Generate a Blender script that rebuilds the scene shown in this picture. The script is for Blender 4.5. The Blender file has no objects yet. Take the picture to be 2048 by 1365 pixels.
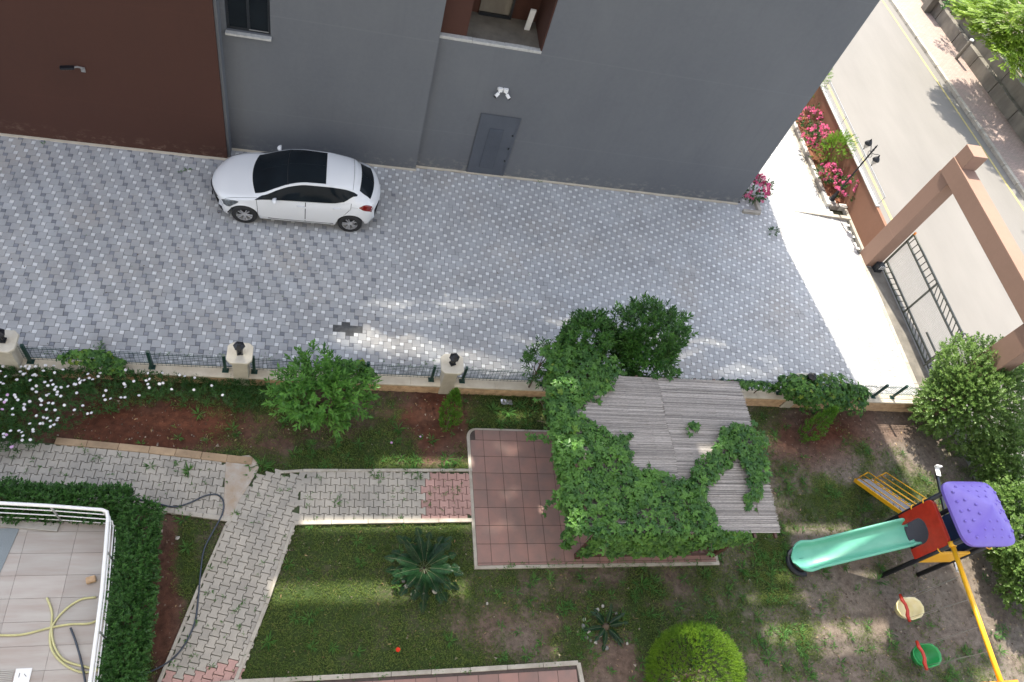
import bpy, math, random
import numpy as np
from mathutils import Vector, Matrix
R_ = math.radians
random.seed(7)
scene = bpy.context.scene
col = scene.collection

# ------------------------------------------------------------------ camera, sky, sun, exposure
CAM_R = np.array([[0.96756559, -0.08513975, 0.23784038],
                  [0.05802018, -0.84143093, -0.53724077],
                  [0.2458668, 0.53361523, -0.80919979]])
FPX, CAMH = 1489.5, 15.624
camd = bpy.data.cameras.new('camera')
cam = bpy.data.objects.new('camera', camd)
col.objects.link(cam)
camd.sensor_width = 36.0
camd.lens = 36.0 * FPX / 2048.0
camd.clip_start = 0.2
camd.clip_end = 2000
M3 = Matrix(((CAM_R[0][0], -CAM_R[1][0], -CAM_R[2][0]),
             (CAM_R[0][1], -CAM_R[1][1], -CAM_R[2][1]),
             (CAM_R[0][2], -CAM_R[1][2], -CAM_R[2][2])))
cam.matrix_world = Matrix.Translation((0, 0, CAMH)) @ M3.to_4x4()
scene.camera = cam

SUN_EL, SLOPE = R_(52.0), 0.15          # the sun stands behind the building; shadows run towards -y
world = bpy.data.worlds.new('World')
scene.world = world
world.use_nodes = True
wn = world.node_tree.nodes
bg = wn['Background']
sky = wn.new('ShaderNodeTexSky')
sky.sky_type = 'NISHITA'
sky.sun_disc = False
sky.sun_elevation = SUN_EL
sky.sun_rotation = math.atan2(-SLOPE, 1.0)
sky.dust_density = 1.6
sky.ozone_density = 1.0
hsv = wn.new('ShaderNodeHueSaturation'); hsv.inputs['Saturation'].default_value = 0.50
world.node_tree.links.new(sky.outputs[0], hsv.inputs['Color'])
world.node_tree.links.new(hsv.outputs[0], bg.inputs[0])
bg.inputs[1].default_value = 0.14
sund = bpy.data.lights.new('sun', 'SUN')
sund.energy = 3.1
sund.angle = R_(0.53)
sund.color = (1.0, 0.93, 0.79)
sun = bpy.data.objects.new('sun', sund)
col.objects.link(sun)
hd = Vector((SLOPE, -1, 0)).normalized()
sdir = Vector((hd.x * math.cos(SUN_EL), hd.y * math.cos(SUN_EL), -math.sin(SUN_EL)))
sun.rotation_euler = sdir.to_track_quat('-Z', 'Y').to_euler()
scene.view_settings.view_transform = 'Standard'
scene.view_settings.look = 'None'
scene.view_settings.exposure = 1.83
scene.view_settings.gamma = 1.0

# ------------------------------------------------------------------ helpers
def G(px, py, z=0.0):
    """world point at height z that the survey of the photograph puts at (px, py)"""
    d = CAM_R.T @ np.array([px - 1024.0, py - 682.5, FPX])
    t = (z - CAMH) / d[2]
    return Vector((d[0] * t, d[1] * t, z))

def tag(o, label=None, cat=None, group=None, kind=None):
    if label: o['label'] = label
    if cat: o['category'] = cat
    if group: o['group'] = group
    if kind: o['kind'] = kind
    return o

def empty(name, loc=(0, 0, 0), rz=0.0):
    o = bpy.data.objects.new(name, None)
    o.empty_display_size = 0.2
    col.objects.link(o)
    o.location = loc
    o.rotation_euler = (0, 0, rz)
    return o

def copy_tree(o, parent=None):
    c = o.copy()
    col.objects.link(c)
    c.parent = parent
    for ch in list(o.children):
        copy_tree(ch, c)
    return c

class MB:
    def __init__(s):
        s.v = []; s.f = []; s.m = []; s.t = []
    def quad(s, pts, mi=0, tint=0.5):
        n = len(s.v)
        s.v += [tuple(p) for p in pts]
        s.t += [tint] * len(pts)
        s.f.append(tuple(range(n, n + len(pts)))); s.m.append(mi)
    def box(s, c, d, rz=0.0, mi=0, tint=0.5, mat=None):
        c = Vector(c); hx, hy, hz = d[0] / 2, d[1] / 2, d[2] / 2
        Rm = mat if mat is not None else Matrix.Rotation(rz, 3, 'Z')
        n = len(s.v)
        for x, y, z in ((-1, -1, -1), (1, -1, -1), (1, 1, -1), (-1, 1, -1), (-1, -1, 1), (1, -1, 1), (1, 1, 1), (-1, 1, 1)):
            s.v.append(tuple(c + Rm @ Vector((x * hx, y * hy, z * hz)))); s.t.append(tint)
        for q in ((0, 3, 2, 1), (4, 5, 6, 7), (0, 1, 5, 4), (1, 2, 6, 5), (2, 3, 7, 6), (3, 0, 4, 7)):
            s.f.append(tuple(n + i for i in q)); s.m.append(mi)
        return s
    def bb(s, x0, x1, y0, y1, z0, z1, mi=0, tint=0.5):
        return s.box(((x0 + x1) / 2, (y0 + y1) / 2, (z0 + z1) / 2), (x1 - x0, y1 - y0, z1 - z0), 0, mi, tint)
    def bar(s, a, b, w, h=None, mi=0, tint=0.5):
        a = Vector(a); b = Vector(b); h = h or w
        d = (b - a); L = d.length
        if L < 1e-6: return s
        q = d.to_track_quat('X', 'Z').to_matrix()
        return s.box((a + b) / 2, (L, w, h), mat=q, mi=mi, tint=tint)
    def tube(s, pts, r, n=8, mi=0, cap=True, tint=0.5):
        pts = [Vector(p) for p in pts]
        rs = r if isinstance(r, (list, tuple)) else [r] * len(pts)
        base = len(s.v); up = Vector((0, 0, 1))
        prev = None
        for i, p in enumerate(pts):
            d = (pts[min(i + 1, len(pts) - 1)] - pts[max(i - 1, 0)]).normalized()
            if prev is None:
                a = d.orthogonal().normalized()
            else:
                a = (prev - d * prev.dot(d))
                a = a.normalized() if a.length > 1e-6 else d.orthogonal().normalized()
            prev = a; b = d.cross(a)
            for k in range(n):
                t = 2 * math.pi * k / n
                s.v.append(tuple(p + (a * math.cos(t) + b * math.sin(t)) * rs[i])); s.t.append(tint)
        for i in range(len(pts) - 1):
            for k in range(n):
                k2 = (k + 1) % n
                s.f.append((base + i * n + k, base + i * n + k2, base + (i + 1) * n + k2, base + (i + 1) * n + k)); s.m.append(mi)
        if cap:
            s.f.append(tuple(base + k for k in reversed(range(n)))); s.m.append(mi)
            e = base + (len(pts) - 1) * n
            s.f.append(tuple(e + k for k in range(n))); s.m.append(mi)
        return s
    def lathe(s, c, prof, n=16, mi=0, tint=0.5):
        c = Vector(c)
        return s.tube_prof([(c + Vector((0, 0, z)), r) for r, z in prof], n, mi, tint)
    def tube_prof(s, pr, n, mi, tint=0.5):
        base = len(s.v)
        for p, r in pr:
            for k in range(n):
                t = 2 * math.pi * (k + .5) / n
                s.v.append((p.x + r * math.cos(t), p.y + r * math.sin(t), p.z)); s.t.append(tint)
        for i in range(len(pr) - 1):
            for k in range(n):
                k2 = (k + 1) % n
                s.f.append((base + i * n + k, base + i * n + k2, base + (i + 1) * n + k2, base + (i + 1) * n + k)); s.m.append(mi)
        s.f.append(tuple(base + k for k in reversed(range(n)))); s.m.append(mi)
        e = base + (len(pr) - 1) * n
        s.f.append(tuple(e + k for k in range(n))); s.m.append(mi)
        return s
    def prism(s, poly, z0, z1, mi=0, tint=0.5):
        """poly: list of (x,y) ccw or cw, extruded from z0 to z1"""
        n = len(poly); base = len(s.v)
        ar = sum(poly[i][0] * poly[(i + 1) % n][1] - poly[(i + 1) % n][0] * poly[i][1] for i in range(n))
        if ar < 0: poly = list(reversed(poly))
        for z in (z0, z1):
            for p in poly:
                s.v.append((p[0], p[1], z)); s.t.append(tint)
        s.f.append(tuple(base + i for i in reversed(range(n)))); s.m.append(mi)
        s.f.append(tuple(base + n + i for i in range(n))); s.m.append(mi)
        for i in range(n):
            j = (i + 1) % n
            s.f.append((base + i, base + j, base + n + j, base + n + i)); s.m.append(mi)
        return s
    def build(s, name, mats, parent=None, smooth=False, bevel=0, loc=None, segs=2):
        me = bpy.data.meshes.new(name)
        me.from_pydata(s.v, [], s.f)
        if not isinstance(mats, (list, tuple)): mats = [mats]
        for m in mats: me.materials.append(m)
        me.polygons.foreach_set('material_index', s.m)
        at = me.attributes.new('rnd', 'FLOAT', 'POINT')
        at.data.foreach_set('value', s.t)
        if smooth: me.polygons.foreach_set('use_smooth', [True] * len(me.polygons))
        o = bpy.data.objects.new(name, me)
        col.objects.link(o)
        if parent is not None: o.parent = parent
        if loc is not None: o.location = loc
        if bevel:
            b = o.modifiers.new('bevel', 'BEVEL'); b.width = bevel; b.segments = segs; b.limit_method = 'ANGLE'
        me.update()
        return o

# ------------------------------------------------------------------ materials
MATS = {}
def newmat(name):
    m = bpy.data.materials.new(name); m.use_nodes = True
    MATS[name] = m
    return m, m.node_tree, m.node_tree.nodes['Principled BSDF']

def mix(nt, a, b, fac, mode='MIX'):
    n = nt.nodes.new('ShaderNodeMix'); n.data_type = 'RGBA'; n.blend_type = mode
    for i, x in ((6, a), (7, b), (0, fac)):
        if isinstance(x, (float, int)): n.inputs[i].default_value = x if i == 0 else (x, x, x, 1)
        elif isinstance(x, tuple): n.inputs[i].default_value = (*x[:3], 1)
        else: nt.links.new(x, n.inputs[i])
    return n.outputs[2]

def noise(nt, scale, detail=3, rough=0.55, vec=None, stretch=None):
    tc = nt.nodes.new('ShaderNodeTexCoord')
    v = tc.outputs['Object']
    if stretch:
        mp = nt.nodes.new('ShaderNodeMapping'); mp.inputs['Scale'].default_value = stretch
        nt.links.new(v, mp.inputs[0]); v = mp.outputs[0]
    n = nt.nodes.new('ShaderNodeTexNoise')
    n.inputs['Scale'].default_value = scale; n.inputs['Detail'].default_value = detail
    n.inputs['Roughness'].default_value = rough
    nt.links.new(v, n.inputs['Vector'])
    return n.outputs['Fac']

def ramp(nt, src, p0, p1, c0=(0, 0, 0), c1=(1, 1, 1)):
    r = nt.nodes.new('ShaderNodeValToRGB')
    r.color_ramp.elements[0].position = p0; r.color_ramp.elements[1].position = p1
    r.color_ramp.elements[0].color = (*c0, 1); r.color_ramp.elements[1].color = (*c1, 1)
    nt.links.new(src, r.inputs[0])
    return r.outputs[0]

def bump(nt, bs, h, strength=0.3, dist=0.01):
    b = nt.nodes.new('ShaderNodeBump'); b.inputs['Strength'].default_value = strength; b.inputs['Distance'].default_value = dist
    nt.links.new(h, b.inputs['Height']); nt.links.new(b.outputs[0], bs.inputs['Normal'])

def attr(nt, name):
    a = nt.nodes.new('ShaderNodeAttribute'); a.attribute_name = name
    return a.outputs['Fac']

def simple(name, c, rough=0.6, var=0.12, scale=6.0, metal=0.0, coat=0.0, bmp=0.0, bscale=60, c2=None, tint=0.0, spec=None, stretch=None):
    m, nt, bs = newmat(name)
    c2 = c2 or tuple(x * (1 - 2 * var) for x in c)
    f = ramp(nt, noise(nt, scale, 4, 0.6, stretch=stretch), 0.3, 0.7)
    out = mix(nt, c2, c, f)
    if tint:
        k = nt.nodes.new('ShaderNodeMapRange')
        k.inputs[3].default_value = 1 - tint; k.inputs[4].default_value = 1 + tint
        nt.links.new(attr(nt, 'rnd'), k.inputs[0])
        out = mix(nt, out, k.outputs[0], 1.0, 'MULTIPLY')
    nt.links.new(out, bs.inputs['Base Color'])
    bs.inputs['Roughness'].default_value = rough
    bs.inputs['Metallic'].default_value = metal
    bs.inputs['Coat Weight'].default_value = coat
    if spec is not None: bs.inputs['Specular IOR Level'].default_value = spec
    if bmp: bump(nt, bs, noise(nt, bscale, 3), bmp)
    return m

def leafmat(name, c0, c1, rough=0.45, trans=0.3, c2=None):
    """leaves: colour runs from c0 to c1 with each leaf's own random value, c2 is rare new growth or old leaf"""
    m, nt, bs = newmat(name)
    a = attr(nt, 'rnd')
    out = mix(nt, c0, c1, ramp(nt, a, 0.05, 0.9))
    if c2: out = mix(nt, out, c2, ramp(nt, a, 0.93, 0.99))
    nt.links.new(out, bs.inputs['Base Color'])
    bs.inputs['Roughness'].default_value = rough
    bs.inputs['Specular IOR Level'].default_value = 0.35
    tr = nt.nodes.new('ShaderNodeBsdfTranslucent')
    nt.links.new(mix(nt, out, (0.75, 1.0, 0.25), 0.35, 'MULTIPLY'), tr.inputs[0])
    ms = nt.nodes.new('ShaderNodeMixShader'); ms.inputs[0].default_value = trans
    nt.links.new(bs.outputs[0], ms.inputs[1]); nt.links.new(tr.outputs[0], ms.inputs[2])
    nt.links.new(ms.outputs[0], nt.nodes['Material Output'].inputs[0])
    return m

def wallmat(name, c, c2, stain=None):
    m, nt, bs = newmat(name)
    big = ramp(nt, noise(nt, 0.45, 5, 0.6, stretch=(1, 1, 0.6)), 0.3, 0.72)
    out = mix(nt, c2, c, big)
    fine = ramp(nt, noise(nt, 9, 5, 0.7), 0.3, 0.75)
    out = mix(nt, out, tuple(x * 1.12 for x in c), mix(nt, 0.0, 0.35, fine))
    streak = ramp(nt, noise(nt, 2.2, 4, 0.6, stretch=(3, 3, 0.15)), 0.55, 0.8)
    out = mix(nt, out, tuple(x * 0.86 for x in c2), mix(nt, 0.0, 0.22, streak))
    # coat joint lines, faint
    tc = nt.nodes.new('ShaderNodeTexCoord'); sp = nt.nodes.new('ShaderNodeSeparateXYZ')
    nt.links.new(tc.outputs['Object'], sp.inputs[0])
    sep = nt.nodes.new('ShaderNodeMath'); sep.operation = 'PINGPONG'; sep.inputs[1].default_value = 1.45
    ad_ = nt.nodes.new('ShaderNodeMath'); ad_.inputs[1].default_value = 0.02
    nt.links.new(sp.outputs[2], ad_.inputs[0]); nt.links.new(ad_.outputs[0], sep.inputs[0])
    ln_ = nt.nodes.new('ShaderNodeMapRange'); ln_.inputs[1].default_value = 1.425; ln_.inputs[2].default_value = 1.445; ln_.inputs[3].default_value = 0; ln_.inputs[4].default_value = 0.28
    nt.links.new(sep.outputs[0], ln_.inputs[0])
    out = mix(nt, out, tuple(x * 1.25 for x in c), ln_.outputs[0])
    if stain:
        z = nt.nodes.new('ShaderNodeMapRange'); z.inputs[1].default_value = 0.0; z.inputs[2].default_value = 0.55
        z.inputs[3].default_value = 1.0; z.inputs[4].default_value = 0.0
        nt.links.new(sp.outputs[2], z.inputs[0])
        ns = ramp(nt, noise(nt, 5, 6, 0.7, stretch=(1, 1, 1.6)), 0.52, 0.66)
        fm = nt.nodes.new('ShaderNodeMath'); fm.operation = 'MULTIPLY'
        nt.links.new(z.outputs[0], fm.inputs[0]); nt.links.new(ns, fm.inputs[1])
        out = mix(nt, out, stain, fm.outputs[0])
    nt.links.new(out, bs.inputs['Base Color'])
    bs.inputs['Roughness'].default_value = 0.85
    bump(nt, bs, noise(nt, 120, 3), 0.25, 0.004)
    return m

m_grey = wallmat('grey_plaster', (0.134, 0.143, 0.158), (0.108, 0.116, 0.134), (0.26, 0.26, 0.25))
m_brown = wallmat('brown_plaster', (0.062, 0.0225, 0.0145), (0.052, 0.0195, 0.0130), (0.16, 0.10, 0.08))
m_tan = wallmat('tan_render', (0.285, 0.175, 0.130), (0.245, 0.15, 0.11))
m_tanwall = wallmat('terracotta_render', (0.255, 0.125, 0.080), (0.21, 0.105, 0.065))
m_paver = simple('grey_paver', (0.405, 0.415, 0.430), 0.8, 0.10, 0.8, tint=0.10, bmp=0.25, c2=(0.315, 0.315, 0.32))
def stain(m, c, scale, lo, hi, amt):
    nt = m.node_tree; bs = nt.nodes['Principled BSDF']; src = bs.inputs['Base Color'].links[0].from_socket
    f = ramp(nt, noise(nt, scale, 6, 0.62), lo, hi)
    nt.links.new(mix(nt, src, c, mix(nt, 0.0, amt, f)), bs.inputs['Base Color'])
stain(m_paver, (0.40, 0.365, 0.33), 0.55, .50, .72, .60)
stain(m_paver, (0.16, 0.16, 0.16), 0.9, .58, .78, .50)
stain(m_paver, (0.12, 0.11, 0.105), 2.6, .70, .76, .55)
m_pwhite = simple('white_paver', (0.66, 0.665, 0.67), 0.8, 0.06, 2.0, tint=0.05, bmp=0.2)
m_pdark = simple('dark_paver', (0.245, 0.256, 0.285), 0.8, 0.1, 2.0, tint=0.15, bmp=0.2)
stain(m_pwhite, (0.42, 0.40, 0.37), 0.9, .5, .8, .5)
m_joint = simple('paver_joint', (0.11, 0.112, 0.115), 0.95, 0.25, 9)
m_bone = simple('concrete_paver', (0.405, 0.368, 0.318), 0.85, 0.10, 1.3, tint=0.14, bmp=0.35, c2=(0.28, 0.262, 0.235))
m_bonepink = simple('pink_paver', (0.44, 0.27, 0.24), 0.85, 0.12, 2.0, tint=0.12, bmp=0.35)
m_moss = simple('mossy_joint', (0.060, 0.065, 0.040), 0.95, 0.3, 5, c2=(0.035, 0.06, 0.02))
m_tile = simple('red_tile', (0.285, 0.160, 0.135), 0.75, 0.12, 2.4, tint=0.10, bmp=0.2, bscale=90, c2=(0.20, 0.135, 0.12))
m_tjoint = simple('tile_joint', (0.08, 0.06, 0.055), 0.95, 0.2, 9)
m_kerb = simple('kerb_concrete', (0.43, 0.40, 0.35), 0.85, 0.18, 3.5, bmp=0.4, c2=(0.28, 0.25, 0.21), tint=0.08)
m_kerbbrown = simple('kerb_sandstone', (0.42, 0.30, 0.19), 0.9, 0.18, 4, bmp=0.4, c2=(0.27, 0.19, 0.12), tint=0.10)
m_patch = simple('mortar_patch', (0.33, 0.25, 0.18), 0.9, 0.2, 4.5, bmp=0.6, c2=(0.40, 0.37, 0.34))
m_wallcop = simple('cream_render', (0.60, 0.54, 0.44), 0.85, 0.12, 3, bmp=0.3, c2=(0.47, 0.41, 0.32))
m_stone = simple('carved_stone', (0.58, 0.40, 0.25), 0.9, 0.2, 7, bmp=0.5, c2=(0.38, 0.25, 0.15))
m_pillar = simple('stone_pillar', (0.56, 0.52, 0.44), 0.85, 0.12, 5, bmp=0.35, c2=(0.45, 0.41, 0.34))
m_black = simple('black_metal', (0.018, 0.019, 0.024), 0.4, 0.2, 8, metal=0.3)
m_green = simple('green_post_paint', (0.012, 0.055, 0.045), 0.4, 0.2, 8)
m_wire = simple('green_wire', (0.030, 0.065, 0.062), 0.45, 0.1, 8)
m_white = simple('white_paint', (0.78, 0.78, 0.78), 0.4, 0.03, 3)
m_offwhite = simple('marble_sill', (0.50, 0.50, 0.49), 0.6, 0.15, 12)
m_steel = simple('galvanised', (0.45, 0.46, 0.47), 0.4, 0.1, 6, metal=0.6)
m_door = simple('blue_grey_metal', (0.085, 0.097, 0.122), 0.5, 0.08, 2.5)
m_doord = simple('louvre_dark', (0.062, 0.074, 0.100), 0.55, 0.08, 2.5)
m_frame = simple('dark_frame', (0.018, 0.022, 0.028), 0.35, 0.1, 4)
m_asph = simple('pale_asphalt', (0.200, 0.188, 0.176), 0.9, 0.10, 0.8, bmp=0.5, bscale=140, c2=(0.170, 0.160, 0.150), stretch=(1, 0.25, 1))
m_asphl = simple('yellow_line', (0.50, 0.42, 0.17), 0.8, 0.2, 9)
m_pinkpave = simple('pink_sidewalk', (0.43, 0.31, 0.26), 0.85, 0.10, 2, tint=0.10, bmp=0.3)
m_conc = simple('weathered_concrete', (0.22, 0.20, 0.17), 0.9, 0.2, 1.6, bmp=0.5, c2=(0.10, 0.09, 0.078), stretch=(1, 1, 0.4))
m_wood = simple('dark_timber', (0.075, 0.032, 0.020), 0.6, 0.2, 9, bmp=0.3)
m_reed = simple('reed_mat', (0.36, 0.33, 0.305), 0.85, 0.2, 3, tint=0.55, c2=(0.195, 0.182, 0.175), stretch=(5, 40, 1))
m_bark = simple('bark', (0.14, 0.10, 0.07), 0.9, 0.25, 18, bmp=0.6)
m_terr = simple('terrace_tile', (0.335, 0.285, 0.255), 0.7, 0.12, 1.5, tint=0.10, c2=(0.41, 0.385, 0.36), stretch=(0.6, 4, 1))
m_hoseb = simple('dark_hose', (0.028, 0.040, 0.062), 0.35, 0.1, 6)
m_hosey = simple('cream_hose', (0.55, 0.52, 0.26), 0.45, 0.1, 6)
m_soil = simple('red_soil', (0.20, 0.075, 0.038), 0.95, 0.2, 8, bmp=0.8, bscale=40)

def glassmat(name, c, rough=0.05):
    m, nt, bs = newmat(name)
    f = ramp(nt, noise(nt, 1.5, 2), 0.3, 0.7)
    nt.links.new(mix(nt, c, tuple(x * 1.6 for x in c), f), bs.inputs['Base Color'])
    bs.inputs['Roughness'].default_value = rough
    bs.inputs['Specular IOR Level'].default_value = 0.6
    return m
m_glass = glassmat('dark_glass', (0.008, 0.011, 0.014))
m_glass2 = glassmat('green_dark_glass', (0.010, 0.020, 0.020))
m_glass.node_tree.nodes['Principled BSDF'].inputs['Specular IOR Level'].default_value = 0.12
m_glass2.node_tree.nodes['Principled BSDF'].inputs['Specular IOR Level'].default_value = 0.3

# car paint
m_car, nt, bs = newmat('white_car_paint')
nt.links.new(mix(nt, (0.70, 0.71, 0.73), (0.74, 0.75, 0.77), noise(nt, 1.2)), bs.inputs['Base Color'])
bs.inputs['Roughness'].default_value = 0.32; bs.inputs['Coat Weight'].default_value = 0.8; bs.inputs['Coat Roughness'].default_value = 0.04
m_rubber = simple('rubber', (0.022, 0.022, 0.024), 0.75, 0.15, 12)
m_rim = simple('alloy', (0.50, 0.50, 0.52), 0.35, 0.05, 8, metal=0.25)
m_seal = simple('black_trim', (0.012, 0.012, 0.014), 0.5, 0.1, 8)
m_redlamp = simple('red_lamp', (0.22, 0.006, 0.008), 0.15, 0.2, 12, coat=1.0)
m_hlamp = simple('headlamp', (0.17, 0.19, 0.21), 0.12, 0.4, 9, coat=1.0)
m_chrome = simple('chrome', (0.6, 0.6, 0.62), 0.15, 0.02, 4, metal=1.0)

# plastics
m_purple = simple('purple_plastic', (0.150, 0.100, 0.46), 0.42, 0.06, 3, c2=(0.185, 0.140, 0.50))
m_mint = simple('mint_plastic', (0.100, 0.39, 0.275), 0.38, 0.06, 2.5, c2=(0.14, 0.45, 0.33))
m_red = simple('red_plastic', (0.50, 0.035, 0.018), 0.38, 0.15, 5)
m_yel = simple('yellow_paint', (0.80, 0.43, 0.015), 0.35, 0.05, 4, c2=(0.76, 0.38, 0.015))
m_navy = simple('navy_steel', (0.014, 0.017, 0.028), 0.35, 0.1, 4)
m_grip = simple('grey_deck', (0.045, 0.050, 0.062), 0.7, 0.2, 60, bmp=0.5, bscale=90)
m_cream = simple('cream_plastic', (0.72, 0.62, 0.24), 0.4, 0.06, 3, c2=(0.78, 0.74, 0.55))
m_gplas = simple('green_plastic', (0.02, 0.28, 0.075), 0.4, 0.06, 3)
m_orange = simple('orange_plastic', (0.80, 0.24, 0.02), 0.4, 0.06, 3)
m_step = simple('grey_step', (0.22, 0.22, 0.235), 0.6, 0.1, 10)

# foliage
l_vine = leafmat('vine_leaf', (0.024, 0.084, 0.022), (0.110, 0.245, 0.045), c2=(0.20, 0.26, 0.03))
l_laurel = leafmat('laurel_leaf', (0.018, 0.068, 0.016), (0.075, 0.185, 0.034), 0.3, 0.2, c2=(0.10, 0.26, 0.035))
l_citrus = leafmat('citrus_leaf', (0.045, 0.135, 0.026), (0.145, 0.33, 0.060), 0.4, 0.3)
l_daisy = leafmat('daisy_leaf', (0.028, 0.080, 0.022), (0.065, 0.155, 0.040))
l_hedge = leafmat('hedge_leaf', (0.022, 0.070, 0.018), (0.075, 0.185, 0.042), 0.35, 0.2)
l_ficus = leafmat('tree_leaf', (0.065, 0.135, 0.030), (0.20, 0.31, 0.085), 0.35, 0.35, c2=(0.25, 0.34, 0.08))
l_thuja = leafmat('thuja_leaf', (0.048, 0.120, 0.008), (0.150, 0.260, 0.014), 0.6, 0.3)
l_conif = leafmat('conifer_leaf', (0.090, 0.190, 0.020), (0.210, 0.350, 0.035), 0.6, 0.3)
l_cypress = leafmat('cypress_leaf', (0.050, 0.130, 0.015), (0.140, 0.290, 0.030), 0.6, 0.3)
l_cycad = leafmat('cycad_leaf', (0.008, 0.030, 0.012), (0.016, 0.055, 0.019), 0.3, 0.15)
l_rose = leafmat('rose_leaf', (0.020, 0.075, 0.018), (0.060, 0.150, 0.035))
l_grass = leafmat('grass_blade', (0.062, 0.118, 0.022), (0.185, 0.240, 0.062), 0.6, 0.3, c2=(0.28, 0.25, 0.10))
l_weed = leafmat('weed_leaf', (0.040, 0.130, 0.028), (0.110, 0.240, 0.055), 0.5, 0.3)
l_mimosa = leafmat('mimosa_leaf', (0.14, 0.255, 0.022), (0.30, 0.42, 0.045), 0.5, 0.4)
l_olive = leafmat('grey_leaf', (0.11, 0.15, 0.08), (0.20, 0.24, 0.14), 0.6, 0.3)
f_pink = leafmat('pink_petal', (0.72, 0.10, 0.32), (0.86, 0.28, 0.48), 0.5, 0.3)
f_white = leafmat('white_petal', (0.74, 0.72, 0.78), (0.86, 0.84, 0.88), 0.5, 0.2)
f_lilac = leafmat('lilac_petal', (0.60, 0.32, 0.62), (0.72, 0.50, 0.76), 0.5, 0.2)
f_red = leafmat('red_petal', (0.75, 0.035, 0.01), (0.85, 0.06, 0.02), 0.5, 0.3)

# ------------------------------------------------------------------ leaf builder
def norm(a):
    return a / np.maximum(np.linalg.norm(a, axis=-1, keepdims=True), 1e-9)

def raw_mesh(name, V, F, mats, rnd, parent=None, mi=None):
    me = bpy.data.meshes.new(name)
    n = len(V); k = F.shape[1]
    me.vertices.add(n); me.vertices.foreach_set('co', np.ascontiguousarray(V, dtype=np.float32).ravel())
    me.loops.add(F.size); me.loops.foreach_set('vertex_index', np.ascontiguousarray(F, dtype=np.int32).ravel())
    me.polygons.add(len(F)); me.polygons.foreach_set('loop_start', np.arange(0, F.size, k, dtype=np.int32))
    if not isinstance(mats, (list, tuple)): mats = [mats]
    for m in mats: me.materials.append(m)
    if mi is not None: me.polygons.foreach_set('material_index', np.asarray(mi, dtype=np.int32))
    at = me.attributes.new('rnd', 'FLOAT', 'POINT')
    at.data.foreach_set('value', np.asarray(rnd, dtype=np.float32))
    me.polygons.foreach_set('use_smooth', [False] * len(F))
    me.update(calc_edges=True)
    me.validate()
    o = bpy.data.objects.new(name, me)
    col.objects.link(o)
    if parent is not None: o.parent = parent
    return o

def leaves(name, P, D, U, L, W, mat, rng, parent=None, fold=0.3, rnd=None, mid=0.45):
    N = len(P); D = norm(D)
    U = norm(U - D * (U * D).sum(1, keepdims=True))
    S = np.cross(D, U)
    L = np.broadcast_to(np.asarray(L, float), (N,))[:, None]; W = np.broadcast_to(np.asarray(W, float), (N,))[:, None]
    V = np.empty((N, 4, 3))
    V[:, 0] = P
    V[:, 1] = P + D * L * mid + S * W / 2 + U * fold * W / 2
    V[:, 2] = P + D * L - U * L * 0.08
    V[:, 3] = P + D * L * mid - S * W / 2 + U * fold * W / 2
    i = np.arange(N)[:, None] * 4
    F = np.concatenate([i + np.array([0, 1, 2]), i + np.array([0, 2, 3])], 1).reshape(-1, 3)
    if rnd is None: rnd = rng.random(N)
    return raw_mesh(name, V.reshape(-1, 3), F, mat, np.repeat(rnd, 4), parent)

def sprigs(C, A, n, tl, L, W, rng, spread=0.9, jit=0.15):
    """n leaves spiralling up each twig that starts at C and runs along A"""
    K = len(C); A = norm(A)
    t = np.tile(np.linspace(0.15, 1, n), (K, 1)) + rng.normal(0, 0.05, (K, n))
    ph = rng.random((K, 1)) * 6.28 + np.arange(n)[None] * 2.4 + rng.normal(0, .3, (K, n))
    ref = norm(rng.normal(size=(K, 3))); B = norm(np.cross(A, ref)); Cc = np.cross(A, B)
    rad = B[:, None] * np.cos(ph)[..., None] + Cc[:, None] * np.sin(ph)[..., None]
    P = C[:, None] + A[:, None] * (t * tl)[..., None]
    sp = spread * (1.25 - t)[..., None]
    D = A[:, None] + rad * sp * 1.6 + rng.normal(0, jit, (K, n, 3))
    U = A[:, None] * 0.8 - rad * 0.5 + np.array([0, 0, 0.6])
    Ls = L * rng.uniform(0.7, 1.15, (K, n)); Ws = W * rng.uniform(0.8, 1.15, (K, n))
    return P.reshape(-1, 3), D.reshape(-1, 3), U.reshape(-1, 3), Ls.ravel(), Ws.ravel()

def lump_dir(d, rng, k=7, amp=0.28):
    """lumpy radius factor for directions d"""
    c = norm(rng.normal(size=(k, 3)))
    f = np.zeros(len(d))
    for i in range(k):
        f = np.maximum(f, np.exp(-((1 - d @ c[i]) / 0.22)))
    return 1 - amp + amp * 1.3 * f

def crown(center, rad, K, rng, zmin=-0.6, lump=0.28, inner=0.55, k=7):
    d = norm(rng.normal(size=(K * 3, 3))); d = d[d[:, 2] > zmin][:K]
    r = inner + (1 - inner) * rng.random(len(d)) ** 0.5
    f = lump_dir(d, rng, k, lump)
    C = np.array(center) + d * (r * f)[:, None] * np.array(rad)
    return C, d

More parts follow.
